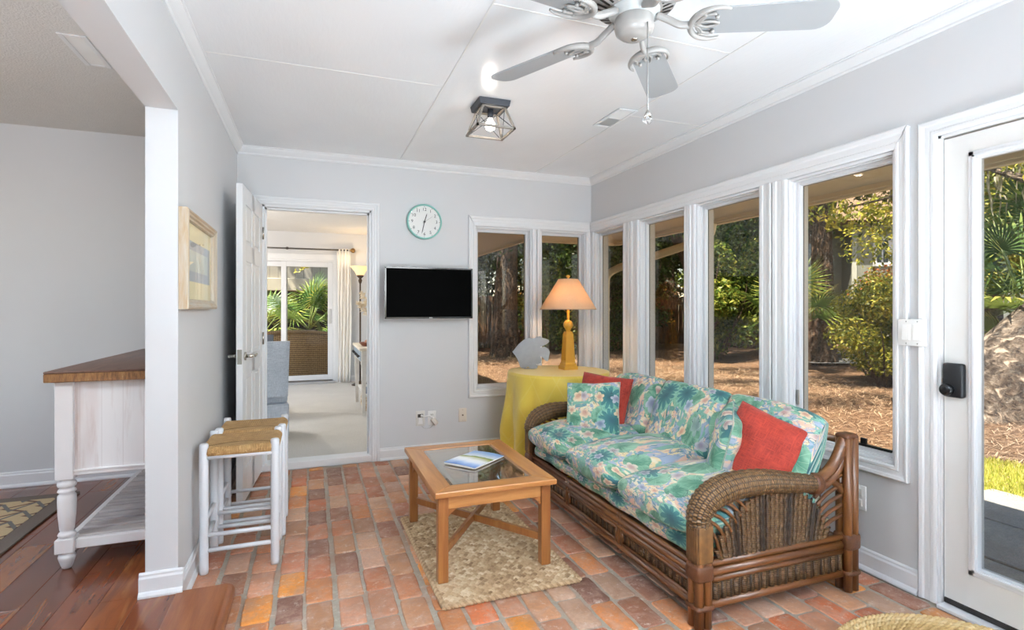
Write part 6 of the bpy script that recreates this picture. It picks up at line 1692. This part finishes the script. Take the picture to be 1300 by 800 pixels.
# ---- wall clock
def text_geo(body, size, extr=.0006):
    c = bpy.data.curves.new('txt', 'FONT'); c.body = body; c.size = size; c.extrude = extr; c.align_x = 'CENTER'; c.align_y = 'CENTER'; c.resolution_u = 3
    o = bpy.data.objects.new('txt', c); COL.objects.link(o)
    bpy.context.view_layer.update()
    me = bpy.data.meshes.new_from_object(o.evaluated_get(bpy.context.evaluated_depsgraph_get()))
    vs = [v.co.copy() for v in me.vertices]; fs = [list(p.vertices) for p in me.polygons]
    bpy.data.objects.remove(o); bpy.data.curves.remove(c); bpy.data.meshes.remove(me); return vs, fs
CK = thing('wall_clock', 'round white wall clock with a teal rim and black numerals', 'clock', (.868, YB, 1.935))
CK.rotation_euler = (PI/2, 0, 0)           # local z points into the room
M_teal = plain('teal_rim', '#8CC5BB', .35); M_face = plain('clock_face', '#E9E9E6', .5, var=.01); M_ink = plain('clock_ink', '#2E2E30', .5)
m = MB(); m.lathe([(.134, .0), (.144, .002), (.145, .03), (.141, .040), (.134, .041), (.131, .034), (.131, .02)], seg=64, capb=True, capt=False); m.build('rim', M_teal, CK)
m = MB(); m.lathe([(.132, .022), (.001, .0221)], seg=64, capb=False); m.build('face', M_face, CK)
m = MB()
for h in range(1, 13):
    a = R(90-30*h); vs, fs = text_geo(str(h), .036); r = .101; m.xf = Matrix.Translation((r*math.cos(a), r*math.sin(a), .0232)); m._add(vs, fs)
    m.xf = Matrix.Rotation(a, 4, 'Z'); m.box(.121, .128, -.0016, .0016, .0222, .0232)
m.xf = None; m.build('numerals', M_ink, CK)
def hand(nm, ang, L_, w, z, mat, tail=.02):
    m = MB(); m.xf = Matrix.Rotation(-R(ang), 4, 'Z'); m._add([(-w, -tail, z), (w, -tail, z), (w*1.1, L_*.75, z), (0, L_, z), (-w*1.1, L_*.75, z), (-w, -tail, z+.001), (w, -tail, z+.001), (w*1.1, L_*.75, z+.001), (0, L_, z+.001), (-w*1.1, L_*.75, z+.001)], [(4, 3, 2, 1, 0), (5, 6, 7, 8, 9)]+[(i, (i+1) % 5, 5+(i+1) % 5, 5+i) for i in range(5)]); m.build(nm, mat, CK)
hand('hour_hand', 17, .074, .0032, .025, M_ink); hand('minute_hand', 193, .106, .0028, .0275, M_ink); hand('second_hand', 56, .085, .0009, .0295, plain('grey_hand', '#8A8A88', .4))
m = MB(); m.lathe([(.0085, .023), (.0085, .032), (.001, .033)], seg=20); m.build('hub', M_black, CK)
m = MB(); m.lathe([(.131, .036), (.001, .0365)], seg=48, capb=False); m.build('glass', thin_glass('clear_glass', (.97, .97, .97, 1), .6), CK)

# ---- television
TV = thing('television', 'flat black television mounted on the back wall under the clock', 'television', (.893, YB, 1.345))
w, h, y0, y1 = .357, .206, -.125, -.090
M_scr = plain('tv_screen', '#020202', .5, var=0, spec=.02); M_tv = plain('tv_bezel', '#17171A', .25)
m = MB(); m.box(-w, w, y0+.004, y1, -h, h, .006, 2); m.box(-w+.05, w-.05, y1-.002, y1+.03, -h+.05, h-.03, .012, 2); m.build('body', M_tv, TV)
m = MB(); t_ = .012
for (a, b, c, d) in ((-w, w, h-t_, h), (-w, w, -h, -h+t_+.003), (-w, -w+t_, -h, h), (w-t_, w, -h, h)): m.box(a, b, y0, y0+.006, c, d, .0015)
m.build('bezel', plain('tv_gloss', '#1D1B1B', .12), TV)
m = MB(); m.box(-w+.01, w-.01, y0+.0035, y0+.0045, -h+.012, h-.01); m.build('screen', M_scr, TV)
m = MB(); vs, fs = text_geo('RCA', .013); m.xf = Matrix.Translation((.008, y0-.0006, -h+.0075)) @ Matrix.Rotation(PI/2, 4, 'X'); m._add(vs, fs); m.xf = None; m.build('logo', plain('logo_silver', '#C9C9C9', .3, .5), TV)
m = MB(); m.box(-.06, .06, -.014, -.0005, -.09, .09, .004); m.box(-.02, .02, -.065, -.012, -.03, .03, .004); m.build('wall_mount', M_black, TV)
m = MB(); m.box(-w-.001, w+.001, y0+.006, y1-.01, h-.001, h+.0008); m.box(-w-.0015, -w+.001, y0+.006, y1-.01, -h, h); m.box(w-.001, w+.0015, y0+.006, y1-.01, -h, h); m.box(-w, w, y0+.006, y1-.01, -h-.0015, -h+.001); m.build('edge_strip', plain('tv_edge', '#C2C2C0', .3, .4), TV)

# ---- framed print on the left wall
PF = thing('framed_print', 'framed abstract beach print in a pale weathered wood frame on the left wall', 'picture', (XL, 2.905, 1.43))
hy, hz = .362, .212
M_fr = wood('weathered_frame', ['#9A7C5A', '#B39C7E', '#BDB6A8', '#A3A098'], 1.2, 'Y', .55); M_frz = wood('weathered_frame_z', ['#9A7450', '#B39C7E', '#BDB6A8', '#A3A098'], 1.2, 'Z', .55)
prof = [(0, 0), (0, .030), (.004, .036), (.012, .038), (.018, .034), (.026, .033), (.032, .028), (.040, .026), (.043, .018), (.043, 0)]   # (inward, out from wall)
def fstrip(m, A, B, inn, inA, inB):
    vs = []
    for P_, mi in ((A, inA), (B, inB)):
        for d, o_ in prof: vs.append((o_+.001, P_[0]+inn[0]*d+mi[0]*d, P_[1]+inn[1]*d+mi[1]*d))
    n = len(prof); m._add(vs, [tuple(range(n)), tuple(range(2*n-1, n-1, -1))]+[(i, (i+1) % n, n+(i+1) % n, n+i) for i in range(n)])
for A_, B_, i_, a_, b_, mt_ in (((-hy, hz), (hy, hz), (0, -1), (1, 0), (-1, 0), M_fr), ((-hy, -hz), (hy, -hz), (0, 1), (1, 0), (-1, 0), M_fr), ((-hy, -hz), (-hy, hz), (1, 0), (0, 1), (0, -1), M_frz), ((hy, -hz), (hy, hz), (-1, 0), (0, 1), (0, -1), M_frz)):
    m = MB(); fstrip(m, A_, B_, i_, a_, b_); m.build('frame_rail', mt_, PF)
m = MB(); m.box(.008, .012, -hy+.04, hy-.04, -hz+.04, hz-.04); m.build('mat_board', plain('mat_cream', '#EDE2B4', .7, var=.03, vscale=20), PF)
m = MB()
a0, b0 = -hy+.055, hy-.085
m.box(.0122, .0132, a0, b0, -.088, .092); pr_ = m.build('print', plain('print_blue', '#A9B4BC', .7, var=.05), PF)
m = MB(); m.box(.0133, .0138, a0+.03, b0-.06, -.042, .052); m.build('print_field', plain('print_sage', '#C6D0C8', .7, var=.12, vscale=12), PF)
m = MB(); m.box(.016, .017, -hy+.041, hy-.041, -hz+.041, hz-.041); m.build('glass', thin_glass('print_glass', (.98, .98, .98, 1), .35), PF)

# ---- wall plates
M_ivory = plain('ivory_plastic', '#DCD3C6', .35, var=.01); M_whp = plain('white_plastic', '#E9E8E5', .3, var=.01); M_whp2 = plain('grey_plastic', '#D9D6CF', .4, var=.01)
def plate(name, label, x, z, mat, w=.035, h=.058, th=.006):
    P_ = thing(name, label, 'wall plate', (x, YB, z)); m = MB(); m.box(-w, w, -th, -.0003, -h, h, .003, 2); m.build('cover', mat, P_); return P_
P_ = plate('cable_plate', 'grey-white wall plate with a square cable opening under the television', .838, .316, M_whp2, .037, .062)
m = MB(); m.box(-.022, .022, -.0072, -.0055, .008, .036); m.build('opening', plain('plate_dark', '#4A443E', .8), P_)
m = MB(); m.prism([(-.020, -.045), (.020, -.045), (.012, .004), (-.012, .004)], 'Y', -.011, -.005); m.build('bell_cover', M_whp, P_)
m = MB(); m.lathe([(.010, 0), (.010, .006), (.006, .012), (.001, .013)], seg=16); m.build('cable_end', M_whp, P_, loc=(.010, -.006, .022), rot=(PI/2, 0, 0))
P_ = plate('power_outlet', 'white outlet plate with a plug adapter under the television', .934, .314, M_whp)
m = MB()
for z in (.026, -.026): m.box(-.017, .017, -.0085, -.005, z-.017, z+.017, .006, 2)
m.build('sockets', M_whp, P_)
m = MB()
for x in (-.006, .006): m.box(x-.0015, x+.0015, -.0092, -.008, .022, .034)
m.build('slots', M_dark, P_)
AD = thing('plug_adapter', 'ivory plug adapter in the outlet beside the cable plate', 'adapter', (.950, YB-.0095, .290))
m = MB(); m.xf = Matrix.Rotation(R(-38), 4, 'Y'); m.box(-.019, .019, -.034, 0, -.032, .032, .006, 2); m.xf = None; m.build('body', M_ivory, AD)
m = MB(); m.xf = Matrix.Rotation(R(-38), 4, 'Y'); m.box(.0185, .021, -.026, -.008, -.02, .02, .001); m.xf = None; m.build('side_label', plain('ad_grey', '#A59C92', .5), AD)
m = MB(); m.tube(bez([(.848, YB-.020, .338), (.868, YB-.026, .334), (.905, YB-.024, .337), (.940, YB-.045, .318)], 8), .0042, 8)
tag(m.build('white_cable', M_whp, None), 'short white cable from the cable plate to the plug adapter', 'cable')
m = MB(); m.tube(bez([(.850, YB-.008, .254), (.868, YB-.006, .236), (.895, YB-.005, .230), (.925, YB-.008, .238), (.945, YB-.02, .262)], 8), .0022, 6)
tag(m.build('white_cable', plain('cord_grey', '#B9B7B2', .5), None), 'thin grey cord looping below the cable plate and outlet', 'cable')
P_ = plate('cable_plate', 'beige coaxial wall plate nearest the yellow tablecloth', 1.197, .320, M_ivory)
m = MB(); m.lathe([(.006, 0), (.006, .008), (.003, .0085), (.003, .001)], seg=12); m.build('jack', plain('jack', '#5a4a38', .4, .6), P_, loc=(0, -.006, 0), rot=(PI/2, 0, 0))
for z in (.044, -.044):
    m = MB(); m.lathe([(.0035, 0), (.003, .001), (.001, .0012)], seg=10); m.build('screw', plain('screw', '#B9AFA2', .4), P_, loc=(0, -.006, z), rot=(PI/2, 0, 0))
# double rocker switch bridging the window and door casings
SW = thing('light_switch', 'white double rocker switch plate between the window and the glazed door', 'switch', (XR-.022, 1.546, 1.118))
m = MB(); m.box(-.007, 0, -.058, .058, -.057, .057, .003, 2); m.build('plate', M_whp, SW)
for y in (-.023, .023):
    m = MB(); m.box(-.0085, -.006, y-.0175, y+.0175, -.0345, .0345, .001); rk = m.build('rocker_frame', M_whp, SW)
    m = MB(); m.hexa([(-.0085, y-.0145, -.031), (-.0085, y+.0145, -.031), (-.0085, y+.0145, .031), (-.0085, y-.0145, .031)], [(-.0135, y-.0145, -.031), (-.0135, y+.0145, -.031), (-.0088, y+.0145, .031), (-.0088, y-.0145, .031)]); m.build('rocker', M_whp, rk)
    for z in (.047, -.047):
        m = MB(); m.lathe([(.003, 0), (.0025, .001), (.0005, .0012)], seg=10); m.build('screw', M_steel, SW, loc=(-.007, y, z), rot=(0, -PI/2, 0))
P2 = thing('power_outlet', 'white outlet plate low on the right wall just behind the sofa end', 'wall plate', (XR, 1.80, .33))
m = MB(); m.box(-.006, -.0003, -.035, .035, -.058, .058, .003, 2); m.build('cover', M_whp, P2)
m = MB(); m.box(-.0085, -.005, -.017, .017, .009, .043, .005, 2); m.box(-.0085, -.005, -.017, .017, -.043, -.009, .005, 2); m.build('sockets', M_whp, P2)
# ================================================================= CAMERA, LIGHT
cam = bpy.data.cameras.new('camera'); co = bpy.data.objects.new('camera', cam); COL.objects.link(co)
co.location = (0, 0, 1.22); co.rotation_euler = (PI/2, 0, -R(20.5))
cam.sensor_width = 36; cam.lens = 680/1300*36; cam.shift_y = -8/1300; cam.clip_start = .05; cam.clip_end = 300
SC.camera = co
wd = bpy.data.worlds.new('world'); SC.world = wd; wd.use_nodes = True
nt = wd.node_tree; nt.nodes.clear()
sky = nt.nodes.new('ShaderNodeTexSky'); sky.sky_type = 'NISHITA'; sky.sun_disc = False
SUN_EL, SUN_AZ = R(63), R(205)           # azimuth of where light comes FROM, measured from +x towards +y
sky.sun_elevation = SUN_EL; sky.sun_rotation = PI/2-SUN_AZ; sky.air_density = 1.0; sky.dust_density = .6
bg = nt.nodes.new('ShaderNodeBackground'); bg.inputs['Strength'].default_value = .18
ow = nt.nodes.new('ShaderNodeOutputWorld'); nt.links.new(sky.outputs[0], bg.inputs[0]); nt.links.new(bg.outputs[0], ow.inputs[0])
sl = bpy.data.lights.new('sun', 'SUN'); sl.energy = 8; sl.angle = R(.6); sl.color = (1, .98, .95)
so = bpy.data.objects.new('sun', sl); COL.objects.link(so)
dv = Vector((math.cos(SUN_EL)*math.cos(SUN_AZ), math.cos(SUN_EL)*math.sin(SUN_AZ), math.sin(SUN_EL)))
so.rotation_euler = dv.to_track_quat('Z', 'Y').to_euler()
def lamp(name, loc, watts, col=(1, .9, .78), radius=.05):
    l = bpy.data.lights.new(name, 'POINT'); l.energy = watts; l.color = col; l.shadow_soft_size = radius
    o = bpy.data.objects.new(name, l); COL.objects.link(o); o.location = loc; return o
lamp('cage_light', (LX, LY, ZC-.13), 4, (1, .97, .93), .03)
lamp('table_lamp_light', (1.985, 3.985, CH+.60), 5, (1, .80, .55), .03)
lamp('far_room_fill', (-1.5, 6.6, 2.15), 32, (1, .97, .93), .15)  # added fill light, hidden from the doorway view
lamp('side_room_lamp', (-2.3, 1.6, 2.1), 24, (.84, .92, 1), .15)
lamp('torchiere_light', (.70, 8.55, .045+1.80), 1.5, (1, .82, .6), .05)
fl = bpy.data.lights.new('bounce_flash', 'SPOT'); fl.energy = 320; fl.color = (.74, .88, 1.0); fl.spot_size = R(125); fl.spot_blend = .6; fl.shadow_soft_size = .15
fo = bpy.data.objects.new('bounce_flash', fl); COL.objects.link(fo); fo.location = (.5, -.55, 1.55)
fo.rotation_euler = Vector((-.0, .12, -1)).to_track_quat('Z', 'Y').to_euler()      # aimed up at the ceiling
f2 = bpy.data.lights.new('ceiling_fill', 'SPOT'); f2.energy = 76; f2.color = (.78, .90, 1.0); f2.spot_size = R(105); f2.spot_blend = 1.0; f2.shadow_soft_size = .45  # fill spots added out of frame to brighten the ceiling
for lx in (.15, 1.85):
    u2 = bpy.data.objects.new('ceiling_fill', f2); COL.objects.link(u2); u2.location = (lx, .1, .5)
    u2.rotation_euler = Vector(((lx-1)*.15, -.78, -1)).to_track_quat('Z', 'Y').to_euler()
f3 = bpy.data.lights.new('side_fill', 'SPOT'); f3.energy = 55; f3.color = (.86, .94, 1.0); f3.spot_size = R(80); f3.spot_blend = 1.0; f3.shadow_soft_size = .45  # out-of-frame fill added to brighten the left wall
u3 = bpy.data.objects.new('side_fill', f3); COL.objects.link(u3); u3.location = (2.2, .75, 2.1)
u3.rotation_euler = Vector((2.7, -2.3, .8)).to_track_quat('Z', 'Y').to_euler()
f4 = bpy.data.lights.new('soft_fill', 'SPOT'); f4.energy = 62; f4.color = (.92, .96, 1.0); f4.spot_size = R(70); f4.spot_blend = 1.0; f4.shadow_soft_size = .5  # fill added behind the camera to lift the lower walls
u4 = bpy.data.objects.new('soft_fill', f4); COL.objects.link(u4); u4.location = (1.5, -1.0, 1.75)
u4.rotation_euler = (Vector((1.5, -1.0, 1.75))-Vector((.95, 4.2, .55))).to_track_quat('Z', 'Y').to_euler()
SC.view_settings.view_transform = 'Standard'; SC.view_settings.look = 'None'
SC.view_settings.exposure = 1.58; SC.view_settings.gamma = 1.0; SC.view_settings.use_curve_mapping = False
cy = SC.cycles
cy.use_denoising = True; cy.denoiser = 'OPENIMAGEDENOISE'; cy.max_bounces = 10; cy.diffuse_bounces = 6; cy.glossy_bounces = 4
cy.transmission_bounces = 6; cy.transparent_max_bounces = 24; cy.sample_clamp_indirect = 6.0; cy.caustics_reflective = False; cy.caustics_refractive = False
